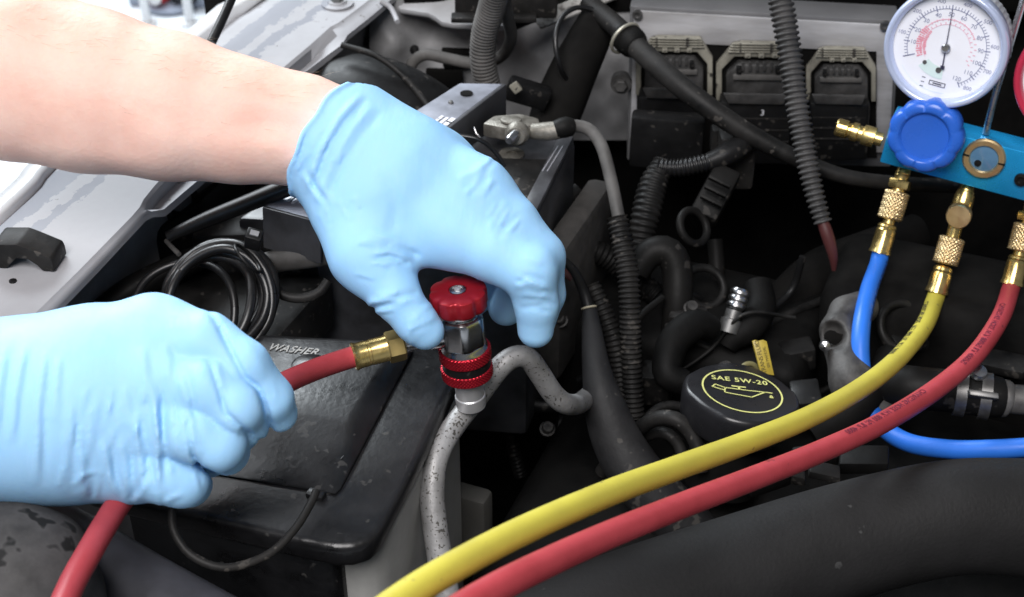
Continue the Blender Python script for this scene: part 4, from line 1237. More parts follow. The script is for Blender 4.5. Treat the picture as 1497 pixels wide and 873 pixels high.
# ------------------------------------------------------------------ left side under the arm
cb = thing('coiled_cable', 'glossy black cable coiled into loops and cinched with a cable tie', 'cable', P(330, 470, .87))
for i, (cx, cy, rx, ry, d, ph) in enumerate(((320, 440, 78, 84, .862, 0), (317, 441, 72, 77, .858, .3), (312, 443, 70, 74, .864, .6), (322, 441, 80, 86, .869, .2), (306, 444, 64, 68, .861, .4), (268, 460, 78, 76, .878, 0.1))):
    pts = []
    for k_ in range(14):
        a = 2 * math.pi * k_ / 14
        pts.append(P(cx + rx * math.cos(a) + 3 * math.sin(3 * a + i), cy + ry * math.sin(a) - 10 * math.cos(a), d - .018 * math.sin(a) * .6 + .004 * math.sin(2 * a + i)))
    p, s = spline(pts, .004, closed=True)
    MB().tube(p, .0030 if i < 5 else .0026, 12, cap=False).build('loop', shiny_m, cb)
tp_ = P(366, 372, .845)
MB().add(*ring_tube(P(362, 378, .851), nrm([.7, .25, .55]), .0108, .0011, 32, 8)).build('tie_band', blk_m, cb)
ta = [nrm([.93, -.1, -.25]), nrm([.15, .95, .3]), nrm([.22, -.35, .93])]
MB().box(P(371, 350, .838), (.0048, .0042, .0058), ta, bev=.0009).build('tie_head', blk_m, cb)
MB().box(P(371, 350, .838) + ta[2] * .0062, (.0026, .0018, .0005), ta).build('tie_slot', mat('slot_grey', (.25, .25, .26), .4), cb)
o = hose('loom_tube', [(246, 346, .90, 3.6), (300, 322, .895, 5.0), (360, 298, .89, 5.6), (420, 274, .885, 6.0), (452, 262, .885, 6.4), (480, 252, .885, 6.4)], 6, shiny_m, seg=18)
tag(o, 'straight glossy black tube crossing beneath the gloved wrist', 'tube')
o = hose('grey_hose', [(378, 388, .90), (410, 381, .895), (450, 376, .89), (490, 370, .89), (540, 366, .89)], 7.2, rubgrey_m, seg=20)
tag(o, 'dusty grey hose running behind the coiled cable', 'hose')
o = hose('dark_ring_hose', [(400, 420, .88), (415, 432, .88), (440, 436, .88), (466, 428, .88), (480, 410, .88)], 3.2, blkdust_m)
tag(o, 'small curved black hose right of the coiled cable', 'hose')
o = MB().box(P(350, 470, .93), (.048, .045, .02), [LX, AX, UP], bev=.006).build('fuse_box', blkdust_m)
tag(o, 'dark fuse box lid beneath the coiled cable', 'fuse box')
o = MB().box(P(400, 355, .955), (.05, .02, .02), [nrm([1, .05, 0]), (0, 1, 0), UP], bev=.004).box(P(380, 375, .945), (.03, .012, .008), bev=.003).build('battery_tray', blkdust_m)
tag(o, 'dark plastic battery tray edge behind the coiled cable', 'tray')
hl = thing('headlight_adjuster', 'round grey adjuster boss under the fender lip', 'adjuster', P(258, 300, .98))
MB().lathe([(0, -.02), (.016, -.02), (.016, 0), (.012, .003), (.0105, .003), (.0095, .0), (0, 0)], P(258, 293, .97), (.6, -.75, .3), 28).build('boss', blkdust_m, hl)
MB().lathe([(0, 0), (.0085, 0), (.0075, .004), (0, .005)], P(262, 292, .965), (.6, -.75, .3), 20).build('cap', cast_m, hl)
o = MB().box(P(190, 400, .99), (.085, .03, .02), [nrm(P(330, 300, 1) - P(140, 440, 1)), nrm([.4, 1, 0]), UP], bev=.008).build('headlight_housing', blk_m)
tag(o, 'black headlight housing below the fender lip', 'housing')
o = hose('bulb_wire', [(243, 352, .91), (252, 362, .905), (262, 372, .90)], 1.6, rubgrey_m)
tag(o, 'short grey wire below the end of the glossy tube', 'wire')
o = hose('dark_loom', [(130, 470, .90, 8), (190, 425, .91, 9), (250, 395, .92, 9), (300, 372, .93, 8), (345, 350, .94, 7)], 8, rub_m, seg=18)
tag(o, 'dull black loom running beside the fender behind the coil', 'loom')
o = MB().box(P(400, 245, 1.06), (.08, .02, .05), [nrm([.95, .2, 0]), nrm([-.2, .95, 0]), UP], bev=.008).build('radiator_tank', dark_m)
tag(o, 'dark plastic side tank under the forearm', 'tank')
o = MB().box(P(842, 330, 1.0) - UP * .045, (.010, .055, .055), [LX, AX, UP], bev=.006).build('battery_shield', mat('shield_felt', (.052, .048, .045), .85, col2=(.025, .024, .022), nscale=40, namt=1, bump=.4, bscale=120))
tag(o, 'dusty heat shield flap beside the battery', 'shield')

# ------------------------------------------------------------------ aluminium refrigerant line with service port
lnp = thing('refrigerant_line', 'pitted bent aluminium refrigerant pipe carrying the service port', 'pipe', P(640, 800, .85))
lp = [(660, 900, .80, 7.4), (644, 820, .80, 7.4), (633, 740, .80, 7.3), (634, 690, .802, 7.1), (644, 655, .808, 6.9), (668, 617, .82, 6.7), (698, 580, .83, 6.6), (730, 538, .828, 6.6), (752, 522, .83, 6.6), (772, 524, .833, 6.6), (790, 548, .84, 6.6), (808, 575, .85, 6.6), (826, 590, .86, 6.6), (846, 590, .895, 6.6), (864, 576, .935, 6.6), (882, 556, .98, 6.6)]
hose('pipe', lp, 6.4, pipe_m, lnp, seg=24, step=.003)
B0 = P(689, 592, .82)
T0 = P(669, 424, .776)
cax = nrm(T0 - B0)
H = np.linalg.norm(T0 - B0)
k_ = H / 76.0           # metres per nominal mm
S = lambda prof: [(r_ * MM, h_ * k_) for r_, h_ in prof]
MB().lathe(S([(0, 0), (8.6, 0), (8.9, 4.5), (8.9, 7.0), (8.3, 7.6), (8.3, 20), (7.0, 24), (0, 24)]), B0, cax, 32).build('service_port', port_m, lnp)

# quick coupler
qc = thing('quick_coupler', 'red and chrome high-side quick coupler with scalloped red knob', 'coupler', B0 + cax * .018)
uq, wq, _ = basis(cax)
def knurl(R, h0, h1, amp, nk, rowsn=14, seg=120):
    v, f = [], []
    for i in range(rowsn + 1):
        h = h0 + (h1 - h0) * i / rowsn
        edge_ = 0.0 if i in (0, rowsn) else 1.0
        for j in range(seg):
            a = 2 * math.pi * j / seg
            z = (h - h0) / R * nk * 0.5
            kk = max(abs(math.sin(nk * a / 2 + z)), 0) * abs(math.sin(nk * a / 2 - z))
            r_ = R - amp * (1 - kk) * edge_ - (amp * 1.2 if not edge_ else 0)
            v.append((r_, a, h))
    for i in range(rowsn):
        for j in range(seg):
            q = (j + 1) % seg
            f.append([i * seg + j, i * seg + q, (i + 1) * seg + q, (i + 1) * seg + j])
    f.append(list(range(seg))[::-1])
    f.append([rowsn * seg + j for j in range(seg)])
    return np.array(v), f
def place_cyl(vf, o, ax):
    v, f = vf
    u, w, a = basis(ax)
    return (o + v[:, 2:3] * a + v[:, 0:1] * (np.cos(v[:, 1:2]) * u + np.sin(v[:, 1:2]) * w)), f
MB().add(*place_cyl(knurl(.0152, 21 * k_, 27.5 * k_, .0010, 44, 16, 220), B0, cax)).build('lower_knurled_ring', redano_m, qc, angle=70)
MB().lathe(S([(13.6, 27), (14.0, 27.3), (14.0, 32.6), (13.6, 33)]), B0, cax, 48).build('black_band', blk_m, qc)
MB().add(*place_cyl(knurl(.0152, 32.5 * k_, 39.5 * k_, .0010, 44, 16, 220), B0, cax)).build('upper_knurled_ring', redano_m, qc, angle=70)
MB().lathe(S([(13.6, 39), (13.2, 40.5), (12.6, 41.5), (12.2, 43)]), B0, cax, 48).build('chrome_shoulder', chrome_m, qc)
def hexmod(a, i, r_, h):
    return np.minimum(r_ * math.cos(math.pi / 6) / np.cos(((a + .35) % (math.pi / 3)) - math.pi / 6), r_ * .935)
MB().lathe(S([(12.4, 42), (13.7, 43), (14.0, 45), (14.0, 58), (13.4, 60), (11, 61.5)]), B0, cax, 72, hexmod).build('hex_body', chrome_m, qc, angle=22)
MB().lathe(S([(10.2, 60), (10.8, 61.5), (10.8, 64), (9.5, 66), (9.5, 68)]), B0, cax, 40).build('chrome_neck', chrome_m, qc)
def scal(a, i, r_, h):
    w_ = (1 + np.cos(8 * a + .4)) / 2
    dep = 0.085 * (w_ ** 3)
    return r_ * (1 - dep) if r_ > .009 else np.full(len(a), r_)
knob_ = MB().lathe(S([(8, 65.0), (14.6, 65.3), (15.8, 66.2), (16.3, 67.5), (16.3, 74.0), (15.9, 75.6), (15.0, 76.2), (8.0, 76.6), (5.2, 76.4), (5.0, 75.2), (0, 75.2)]), B0, cax, 128, scal).build('knob', redplast_m, qc, angle=40)
MB().lathe(S([(0, 75), (4.6, 75), (4.6, 76.4), (3.4, 76.9), (3.0, 76.0), (0, 76.0)]), B0, cax, 26).build('knob_screw', steel_m, knob_)
MB().lathe(S([(0, 75.9), (2.0, 75.9), (2.0, 77.0), (0, 77.4)]), B0, cax, 6).build('screw_core', port_m, knob_)
# side outlet towards the hose
s0 = B0 + cax * 50 * k_
s1 = P(590, 500, .792)
sd = nrm(s1 - s0)
sl = np.linalg.norm(s1 - s0)
MB().lathe([(0, .009), (.0078, .009), (.0078, sl * .55), (.006, sl * .6), (.006, sl), (0, sl)], s0, sd, 24).build('side_outlet', chrome_m, qc)

# ------------------------------------------------------------------ held red hose
h1 = thing('held_red_hose', 'red charging hose gripped by the gloved fist, brass end at the coupler', 'hose', P(100, 860, .57))
hp_pts = [(519, 521, .786), (500, 527, .782), (470, 537, .77), (440, 549, .755), (405, 566, .735), (350, 602, .715), (290, 645, .70), (235, 682, .69), (200, 706, .683), (176, 733, .672), (152, 770, .652), (128, 812, .632), (107, 850, .618), (85, 900, .60)]
hose('hose_rubber', hp_pts, 6.0, redhose_m, h1, seg=26, step=.003)
f0, f1 = P(516, 522, .786), P(566, 509, .79)
fd = nrm(f1 - f0)
fl_ = np.linalg.norm(f1 - f0)
def crimp(a, i, r_, h):
    return r_ * (1 + .018 * np.sign(np.sin(4 * a)))
MB().lathe([(.0062, 0), (.0075, .0), (.0082, .001), (.0075, .0025), (.0073, .004), (.0073, fl_ * .42), (.0070, fl_ * .44), (.0070, fl_ * .5), (.0073, fl_ * .52), (.0073, fl_ * .92), (.0076, fl_), (0, fl_)], f0, fd, 48, crimp).build('ferrule', brass_m, h1, angle=25)
MB().lathe([(0, 0), (.0086, 0), (.0092, .0008), (.0092, .0088), (.0086, .0096), (0, .0096)], f1, fd, 6).build('hex_nut', mat('old_brass', (.42, .32, .13), .4, metal=.9, col2=(.26, .2, .08), nscale=60), h1, angle=20)
MB().lathe([(0, .0085), (.0055, .0085), (.0055, .014), (0, .014)], f1, fd, 20).build('stem', steel_m, h1)

# ------------------------------------------------------------------ manifold gauge set
G0 = P(1385, 205, .965)
yaw = math.radians(-23)
gx_ = np.array([math.cos(yaw), math.sin(yaw), 0])
gn = np.array([math.sin(yaw), -math.cos(yaw), 0])
roll = math.radians(-4.5)
tiltb = math.radians(6)
gz_ = nrm(UP * math.cos(tiltb) - gn * math.sin(tiltb))
gn = nrm(np.cross(gx_, gz_))
gx2 = gx_ * math.cos(roll) + gz_ * math.sin(roll)
gz2 = -gx_ * math.sin(roll) + gz_ * math.cos(roll)
gx_, gz_ = gx2, gz2
gn = np.cross(gx_, gz_)
def GP(px, py, out=0.0):
    return PPL(px, py, G0 + gn * out, gn)
mf = thing('manifold_gauge_set', 'blue refrigerant manifold block with pressure gauge, knob and brass fittings', 'gauge set', G0 - gz_ * .02)
q0, q1 = GP(1283, 232), GP(1306, 160)
zl, zh = -.0165, .0185
xl = float(np.dot(GP(1296, 200) - G0, gx_))
MB().box(G0 + gx_ * (xl + .085) - gz_ * .0115 - gn * .013, (.085, .013, .0172), [gx_, -gn, gz_], bev=.0012).build('block', cyan_m, mf, angle=30)
# sight glass
sc = GP(1439, 231, .0)
sgr = MB().lathe([(.0085, 0), (.0142, 0), (.0142, .002), (.0132, .003), (.0100, .003), (.0092, .0015)], sc, gn, 40, cap=False).build('sight_glass_ring', brassw_m, mf)
MB().lathe([(0, 0.0), (.0094, 0.0), (.0094, .0012), (.006, .0022), (0, .0025)], sc, gn, 32).build('sight_glass', sight_m, sgr)
for s_ in (-1, 1):
    MB().box(sc + gx_ * .0120 * s_ + gn * .003, (.0022, .0006, .0005), [gx_, gz_, gn]).build('ring_slot', blk_m, sgr)
MB().lathe([(0, 0), (.0025, 0), (.002, .001), (0, .0012)], sc + gn * .0022 + gx_ * -.003 - gz_ * .004, gn, 14).build('bubble', blk_m, sgr)
MB().lathe([(0, 0), (.0045, 0), (.0045, .0022), (.0025, .0026), (.0025, .001), (0, .001)], GP(1493, 262), gn, 24).build('screw', blk_m, mf)
# blue knob
kc = GP(1354, 197, .012)
kn = nrm(gn + gz_ * .10 - gx_ * .04)
def blob(a, i, r_, h):
    w_ = np.abs(np.cos(4.5 * a + .3)) ** 0.7
    return r_ * (.925 + .075 * w_) if r_ > .017 else np.full(len(a), r_)
MB().lathe([(.010, -.012), (.0225, -.011), (.0248, -.009), (.0256, -.005), (.0256, .003), (.0248, .0062), (.0230, .008), (.0185, .0088), (.0168, .0080), (.0155, .0058), (.006, .0050), (0, .0050)], kc, kn, 144, blob).build('blue_knob', bknob_m, mf, angle=50)
# gauge builder
def gauge(cpx, cpy, rad, bez, full=True):
    gc = PPL(cpx, cpy, G0 + gn * .004, gn)
    ga = nrm(gn + gz_ * .05 - gx_ * .08)
    gu = nrm(gx_ - ga * np.dot(gx_, ga))
    gv = np.cross(ga, gu)
    R = rad
    gm = MB().lathe([(R * .5, -.026), (R * .93, -.026), (R * .97, -.023), (R * .97, -.008), (R * .985, -.006), (R * .985, -.001)], gc, ga, 240, lambda a, i, r_, h: r_ * (1 + .004 * np.sign(np.sin(60 * a))), cap=False).build('gauge', gcase_m, mf)
    MB().lathe([(R * .985, -.007), (R * 1.0, -.006), (R * 1.0, .002), (R * .985, .005), (R * .95, .0062), (R * .90, .0055), (R * .87, .003), (R * .86, -.001)], gc, ga, 96, cap=False).build('gauge_bezel', bez, gm, angle=60)
    MB().lathe([(0, -.003), (R * .90, -.003), (R * .90, -.0015), (0, -.0015)], gc, ga, 64).build('dial', dial_m, gm)
    if not full:
        return
    D = lambda a, rr, lift=.0: gc + ga * (-.0012 + lift) + R * rr * (math.cos(a) * gu + math.sin(a) * gv)
    ang = lambda psi: math.radians(207 - 2.2 * psi)
    tick = MB()
    def bar(a, r0, r1, w):
        t_ = -math.sin(a) * gu + math.cos(a) * gv
        tick.add([D(a, r0) - t_ * w, D(a, r1) - t_ * w, D(a, r1) + t_ * w, D(a, r0) + t_ * w], [[0, 1, 2, 3]])
    for i in range(0, 121, 2):
        bar(ang(i), .640, .685 if i % 10 else .70, .00022 if i % 10 else .00035)
    for i in range(0, 121, 10):
        bar(ang(i), .60, .64, .0004)
    bar(ang(0), .52, .72, .0004)
    tick.build('scale_ticks', inkgrey_m, gm)
    def arc(rr0, rr1, p0, p1, m, nm, lift=0.00005):
        vv, ff = [], []
        n_ = 48
        for i in range(n_ + 1):
            a = ang(p0 + (p1 - p0) * i / n_)
            vv += [D(a, rr0, lift), D(a, rr1, lift)]
        for i in range(n_):
            ff.append([2 * i, 2 * i + 1, 2 * i + 3, 2 * i + 2])
        MB().add(vv, ff).build(nm, m, gm)
    arc(.630, .640, 0, 120, inkgrey_m, 'scale_arc')
    arc(.375, .382, -6, 85, pink_m, 'inner_arc')
    arc(.455, .470, 22, 80, pink_m, 'outer_arc')
    arc(.34, .54, -32, -10, green_m, 'green_band')
    arc(.77, .775, -34, -5, green_m, 'green_arc')
    lab = MB()
    for psi in range(10, 121, 10):
        lab.add(*flat_text(str(psi), .0040, D(ang(psi), .545), gu, gv, .0001))
    for i, kp in enumerate(range(100, 801, 100)):
        lab.add(*flat_text(str(kp), .0037, D(ang(kp / 6.895), .765), gu, gv, .0001))
    lab.build('scale_numbers', inkgrey_m, gm)
    rd = MB()
    for i in range(14):
        a = ang(-2 + i * 2.2)
        for rr in (.36, .42, .47):
            t_ = -math.sin(a) * gu + math.cos(a) * gv
            w_ = .0004 + .0003 * random.random()
            ln_ = .012 + .022 * random.random()
            rd.add([D(a, rr - ln_) - t_ * w_, D(a, rr + ln_) - t_ * w_, D(a, rr + ln_) + t_ * w_, D(a, rr - ln_) + t_ * w_], [[0, 1, 2, 3]])
    rd.build('red_scale', redink_m, gm)
    pk = MB()
    for i in range(30):
        a = ang(30 + i * 2.6)
        rr = .40 + .06 * (i % 2)
        t_ = -math.sin(a) * gu + math.cos(a) * gv
        pk.add([D(a, rr - .02) - t_ * .0003, D(a, rr + .02) - t_ * .0003, D(a, rr + .02) + t_ * .0003, D(a, rr - .02) + t_ * .0003], [[0, 1, 2, 3]])
    pk.build('pink_scale', pink_m, gm)
    bx_ = MB()
    c_ = gc + ga * -.0011 - gv * R * .63 + gu * R * .02
    for (x0, x1, y0, y1) in ((-.0055, .0055, .0011, .0016), (-.0055, .0055, -.0016, -.0011), (-.0055, -.005, -.0016, .0016), (.005, .0055, -.0016, .0016), (-.003, .003, -.0004, .0004)):
        bx_.add([c_ + gu * x0 + gv * y0, c_ + gu * x1 + gv * y0, c_ + gu * x1 + gv * y1, c_ + gu * x0 + gv * y1], [[0, 1, 2, 3]])
    for i, yy in enumerate((.0, .0032, .0062)):
        c2 = gc + ga * -.0011 - gv * (R * .58 + yy) - gu * R * .22
        bx_.add([c2 - gu * .0012, c2 + gu * .0012, c2 + gu * .0012 + gv * .0005, c2 - gu * .0012 + gv * .0005], [[0, 1, 2, 3]])
    bx_.build('maker_box', ink_m, gm)
    MB().lathe([(0, 0), (.0015, 0), (.0012, .0007), (0, .0008)], gc + ga * -.0012 - gv * R * .33 - gu * R * .27, ga, 16).build('dial_screw', dsteel_m, gm)
    MB().lathe([(.0010, 0), (.0020, 0), (.0018, .0007), (.0010, .0007)], gc + ga * -.0012 - gv * R * .40 - gu * R * .02, ga, 16).build('stop_pin', dsteel_m, gm)
    na = math.radians(96)
    nd = math.cos(na) * gu + math.sin(na) * gv
    ns = np.cross(ga, nd)
    nb = gc + ga * .0006
    MB().add([nb - nd * R * .36 - ns * .0005, nb + nd * R * .64 - ns * .00018, nb + nd * R * .64 + ns * .00018, nb - nd * R * .36 + ns * .0005,
              nb - nd * R * .36 - ns * .0014, nb - nd * R * .30 - ns * .0014, nb - nd * R * .30 + ns * .0014, nb - nd * R * .36 + ns * .0014], [[0, 1, 2, 3], [4, 5, 6, 7]]).build('needle', ink_m, gm)
    MB().lathe([(0, -.0008), (.0030, -.0008), (.0030, .001), (.0022, .0018), (0, .0018)], nb, ga, 24).build('needle_hub', steel_m, gm)
    return gc
gcen = gauge(1383, 70, .0405, bezel_m)
gauge(1578, 118, .0405, bezelred_m, True)
for (x, y) in ((1345, 158), (1560, 210)):
    c_ = GP(x, y, -.013)
    MB().lathe([(0, -.006), (.0062, -.006), (.0062, .012), (.009, .013), (.009, .02), (.0062, .022), (.0062, .034), (0, .034)], c_, gz_, 6 if False else 24).build('gauge_stem', brass_m, mf)
# side fitting, left end
a_ = GP(1290, 205, -.010)
sdv = nrm(-gx_ + gz_ * .03)
MB().lathe([(0, 0), (.0048, 0), (.0048, .005), (.0072, .0055), (.0072, .0065), (.0072, .013), (.0068, .014), (.0055, .0145), (.0055, .017), (.0066, .018), (.0066, .022), (.0052, .0228), (.0052, .0245), (.0064, .0255), (.0064, .0325), (.0056, .0335), (.0040, .0335), (.0036, .028), (0, .028)], a_, sdv, 30).build('side_fitting', brass_m, mf)
# hook rod
MB().tube(spline([GP(1441, 196, -.012), GP(1452, 150, -.013), GP(1475, 70, -.014), GP(1496, 0, -.015), GP(1512, -60, -.015)])[0], .0024, 14).build('hook_rod', steel_m, mf)
# bottom outlets with hose ends
def outlet(a, b, schr=False):
    d = nrm(b - a)
    L = np.linalg.norm(b - a)
    k2 = L / 60.0
    S2 = lambda prof: [(r_ * MM, h_ * k2) for r_, h_ in prof]
    MB().lathe(S2([(0, -6), (5.0, -6), (5.0, 2), (5.4, 3), (5.0, 4), (5.4, 5), (5.0, 6), (5.0, 11), (0, 11)]), a, d, 24).build('outlet_thread', brass_m, mf)
    if not schr:
        MB().lathe(S2([(0, 8), (7.6, 8), (8.0, 9), (8.0, 13), (7.6, 14), (0, 14)]), a, d, 6).build('outlet_hex', brass_m, mf)
    MB().lathe(S2([(0, 10), (4.6, 10), (4.6, 20), (0, 20)]), a, d, 20).build('outlet_neck', brass_m, mf)
    h0 = (16 if not schr else 29) * k2
    hh = (36 if not schr else 44) * k2
    vf = knurl(.0092, 0, hh - h0, .0016, 20, 24, 160)
    MB().add(*place_cyl(vf, a + d * h0, d)).build('knurled_nut', brassw_m, mf, angle=70)
    MB().lathe(S2([(0, 35), (4.4, 35), (4.4, 42), (0, 42)]), a, d, 20).build('swivel_neck', brass_m, mf)
    e0_ = 40 if not schr else 46
    MB().lathe(S2([(0, e0_ - 1), (4.6, e0_ - 1), (6.2, e0_), (6.8, e0_ + 1.5), (6.3, e0_ + 2.6), (7.0, e0_ + 4), (7.0, 57), (7.6, 58.5), (7.9, 60), (6, 60.2), (0, 60.2)]), a, d, 40, lambda a_, i, r_, h: r_ * (1 + .02 * np.sign(np.sin(4 * a_)))).build('hose_ferrule', brass_m, mf, angle=25)
    return d
A1 = GP(1322, 247, -.013)
B1 = P(1286, 370, proj(A1)[2] + .006)
A2 = GP(1415, 271, -.013)
B2 = P(1369, 428, proj(A2)[2] + .006)
A3 = GP(1510, 295, -.013)
B3 = P(1479, 416, proj(A3)[2] + .006)
d1 = outlet(A1, B1)
d2 = outlet(A2, B2, True)
d3 = outlet(A3, B3)
sq = A2 + d2 * np.linalg.norm(B2 - A2) * .245
MB().lathe([(0, -.004), (.0066, -.004), (.0066, .004), (.0084, .005), (.0086, .006), (.0086, .013), (.0080, .014), (0, .0142)], sq, nrm(gn + gz_ * .15), 36).build('access_cap', brassw_m, mf)
MB().lathe([(0, 0), (.0058, 0), (.0068, .004), (.0072, .010), (.0072, .018), (.0056, .023), (.0050, .025), (.0050, .036), (0, .036)], A2 + d2 * .004, d2, 28).build('access_tee', brass_m, mf)

# the three hoses on the manifold
yp = [(1372, 420, proj(B2)[2]), (1366, 440, proj(B2)[2] - .004), (1350, 478, .94), (1310, 527, .885), (1255, 570, .835), (1180, 611, .785), (1089, 648, .735), (990, 684, .685), (890, 721, .635), (760, 778, .578), (640, 842, .535), (560, 895, .510), (480, 955, .49)]
yh = thing('yellow_hose', 'yellow charging hose hanging from the middle brass fitting', 'hose', P(600, 870, .53))
yr_ = hose('hose_rubber', yp, 6.1, yelhose_m, yh, seg=28, step=.003)
pth, _, sarc = px_path(yp, .003)
toc = lambda p_: nrm(CAM - p_)
hose_text('hose_print', pth, .0061, 'CHARGING HOSE  W.P. 600 PSI  B.P. 3000', .0056, .030, nrm(np.array([-.62, -.50, .6])), hoseink_m, yr_, spacing=1.1)
rp = [(1482, 406, proj(B3)[2]), (1477, 424, proj(B3)[2] - .003), (1462, 466, .93), (1425, 520, .89), (1370, 568, .85), (1290, 618, .80), (1200, 660, .755), (1110, 696, .712), (1000, 738, .66), (890, 782, .61), (780, 832, .56), (700, 874, .53), (620, 925, .505), (560, 965, .49)]
rhz = thing('hanging_red_hose', 'red charging hose hanging below the yellow hose from the manifold', 'hose', P(700, 880, .53))
rr_ = hose('hose_rubber', rp, 6.1, redhose_m, rhz, seg=28, step=.003)
pth, _, sarc = px_path(rp, .003)
hose_text('hose_print', pth, .0061, 'CHARGING HOSE W.P. 800PSI B.P. 4000PSI', .0050, .055, nrm(np.array([-.45, -.65, .6])), hoseinkr_m, rr_, spacing=1.0)
hose_text('hose_print', pth, .0061, 'CHARGING HOSE W.P. 800 PSI B.P. 4000', .0052, .20, nrm(np.array([-.3, -.35, .88])), hoseinkr_m, rr_, spacing=1.0)
bp_ = [(1288, 362, proj(B1)[2]), (1284, 385, proj(B1)[2] - .003), (1270, 425, .975), (1259, 480, .945), (1259, 535, .935), (1270, 590, .925), (1292, 625, .915), (1330, 648, .90), (1390, 657, .885), (1450, 657, .872), (1520, 653, .86), (1600, 648, .85)]
bh = thing('blue_hose', 'blue charging hose hanging from the left brass fitting', 'hose', P(1330, 655, .90))
br_ = hose('hose_rubber', bp_, 6.1, bluhose_m, bh, seg=28, step=.003)
pth, _, sarc = px_path(bp_, .003)
hose_text('hose_print', pth, .0061, 'CHARGING HOSE W.P. 600 PSI B.P. 3000', .0042, .012, nrm(np.array([.75, -.65, .3])), mat('hose_print_on_blue', (.01, .03, .16), .6), br_, spacing=1.0)

# ================================================================== the person's gloved hands and forearm
person = thing('person', 'person in light blue gloves, bare forearm reaching in to turn the coupler', 'person', P(-60, 400, .80))
C3 = cam_xyz
def rpx(r, d):
    return r * d / FPX
def chain(F, pts, k=0.004):
    """tapered limb through [(px, py, d, r_px)]"""
    f = None
    for a, b in zip(pts[:-1], pts[1:]):
        g = F.cone(C3(*a[:3]), C3(*b[:3]), rpx(a[3], a[2]), rpx(b[3], b[2]))
        f = g if f is None else smin(f, g, k)
    return f
def folds(F, f, lines):
    """glove folds: ridges (amp mm > 0) or creases (amp < 0), width in px, along polylines seen at (px, py) on the near
    side of depth d"""
    near = np.nonzero(np.abs(f) < .009)
    q = F.p[near]
    D = -q[:, 2]
    X = q[:, 0] / D * FPX + 748.5
    Y = 436.5 - q[:, 1] / D * FPX
    acc = np.zeros(len(X), np.float32)
    for amp, wd, d, pts in lines:
        best = np.full(X.shape, 1e9, np.float32)
        fade = np.zeros(X.shape, np.float32)
        n = len(pts) - 1
        for i, (a, b) in enumerate(zip(pts[:-1], pts[1:])):
            bx, by = b[0] - a[0], b[1] - a[1]
            t = np.clip(((X - a[0]) * bx + (Y - a[1]) * by) / (bx * bx + by * by), 0, 1)
            r2 = (X - a[0] - t * bx) ** 2 + (Y - a[1] - t * by) ** 2
            m = r2 < best
            best = np.where(m, r2, best)
            fade = np.where(m, (i + t) / n, fade)
        acc += amp * MM * np.exp(-best / wd ** 2) * np.clip(4 * fade * (1 - fade) * 1.6, 0, 1) * np.clip((d - D) / .006 + .5, 0, 1)
    f = f.copy()
    f[near] -= acc
    return f

# ---- right forearm (skin)
arm = [(-260, 20, .80, 140), (-100, 82, .80, 134), (20, 105, .80, 124), (130, 132, .80, 115), (250, 156, .80, 103), (350, 176, .80, 87), (440, 190, .80, 76), (500, 212, .80, 71), (540, 240, .80, 66)]
lo, hi = C3(-280, 330, .93), C3(590, -160, .70)
F = Field(np.minimum(lo, hi) - .005, np.maximum(lo, hi) + .005, 0.0026)
f = None
for a, b in zip(arm[:-1], arm[1:]):
    g = F.cone(C3(*a[:3]), C3(*b[:3]), rpx(a[3], a[2]), rpx(b[3], b[2]), (np.array([0, 0, 1.0]), .80))
    f = g if f is None else smin(f, g, .012)
# muscle and tendon relief
f = folds(F, f, [(2.0, 26, .80, [(180, 200), (330, 218), (450, 226)]), (1.4, 20, .80, [(40, 215), (170, 235), (280, 240)]),
                 (1.6, 18, .80, [(300, 110), (400, 150), (480, 165)]), (-1.0, 8, .80, [(70, 190), (80, 215), (84, 240)]), (-.7, 4, .80, [(196, 152), (225, 160), (252, 170)]),
                 (-.5, 5, .80, [(210, 165), (250, 172), (270, 168)]), (1.6, 20, .80, [(385, 195), (415, 225), (425, 250)]), (-1.2, 14, .80, [(330, 185), (390, 180), (450, 195)])])
v, fc = surface_nets(f, F.lo, F.vox)
forearm = MB().add(cam2world(v), fc).build('forearm', skin_m, person, angle=180)
# fine arm hair
hv, hf = [], []
vw = cam2world(v)
me = forearm.data
nn_ = np.zeros(len(v) * 3)
me.vertices.foreach_get('normal', nn_)
nn_ = nn_.reshape(-1, 3)
pick = rng.choice(len(v), 2600, replace=False)
adir = nrm(cam2world(C3(440, 190, .8)[None])[0] - cam2world(C3(0, 105, .8)[None])[0])
for i in pick:
    n = nn_[i]
    p = vw[i]
    px_, py_, _ = proj(p)
    if px_ > 470 or n[2] < -0.2 or py_ > 215:
        continue
    if rng.random() > 0.6 * (n[2] > .72) + .04:
        continue
    t = nrm(adir * (.9 + .4 * rng.random()) + n * (.22 + .3 * rng.random()) + rng.normal(0, .25, 3))
    L = .006 + .007 * rng.random()
    s = nrm(np.cross(t, n)) * .00005
    k0 = len(hv)
    q = p + t * L * .55 + n * .0002
    e = p + t * L - n * .0012 * rng.random()
    up_ = np.cross(s, t)
    up_ = nrm(up_) * .00005
    hv += [p - s, p + s, p + up_, q - s * .7, q + s * .7, q + up_ * .7, e]
    hf += [[k0, k0 + 1, k0 + 4, k0 + 3], [k0 + 1, k0 + 2, k0 + 5, k0 + 4], [k0 + 2, k0, k0 + 3, k0 + 5], [k0 + 3, k0 + 4, k0 + 6], [k0 + 4, k0 + 5, k0 + 6], [k0 + 5, k0 + 3, k0 + 6]]
MB().add(hv, hf).build('arm_hair', hair_m, forearm, kind='stuff')

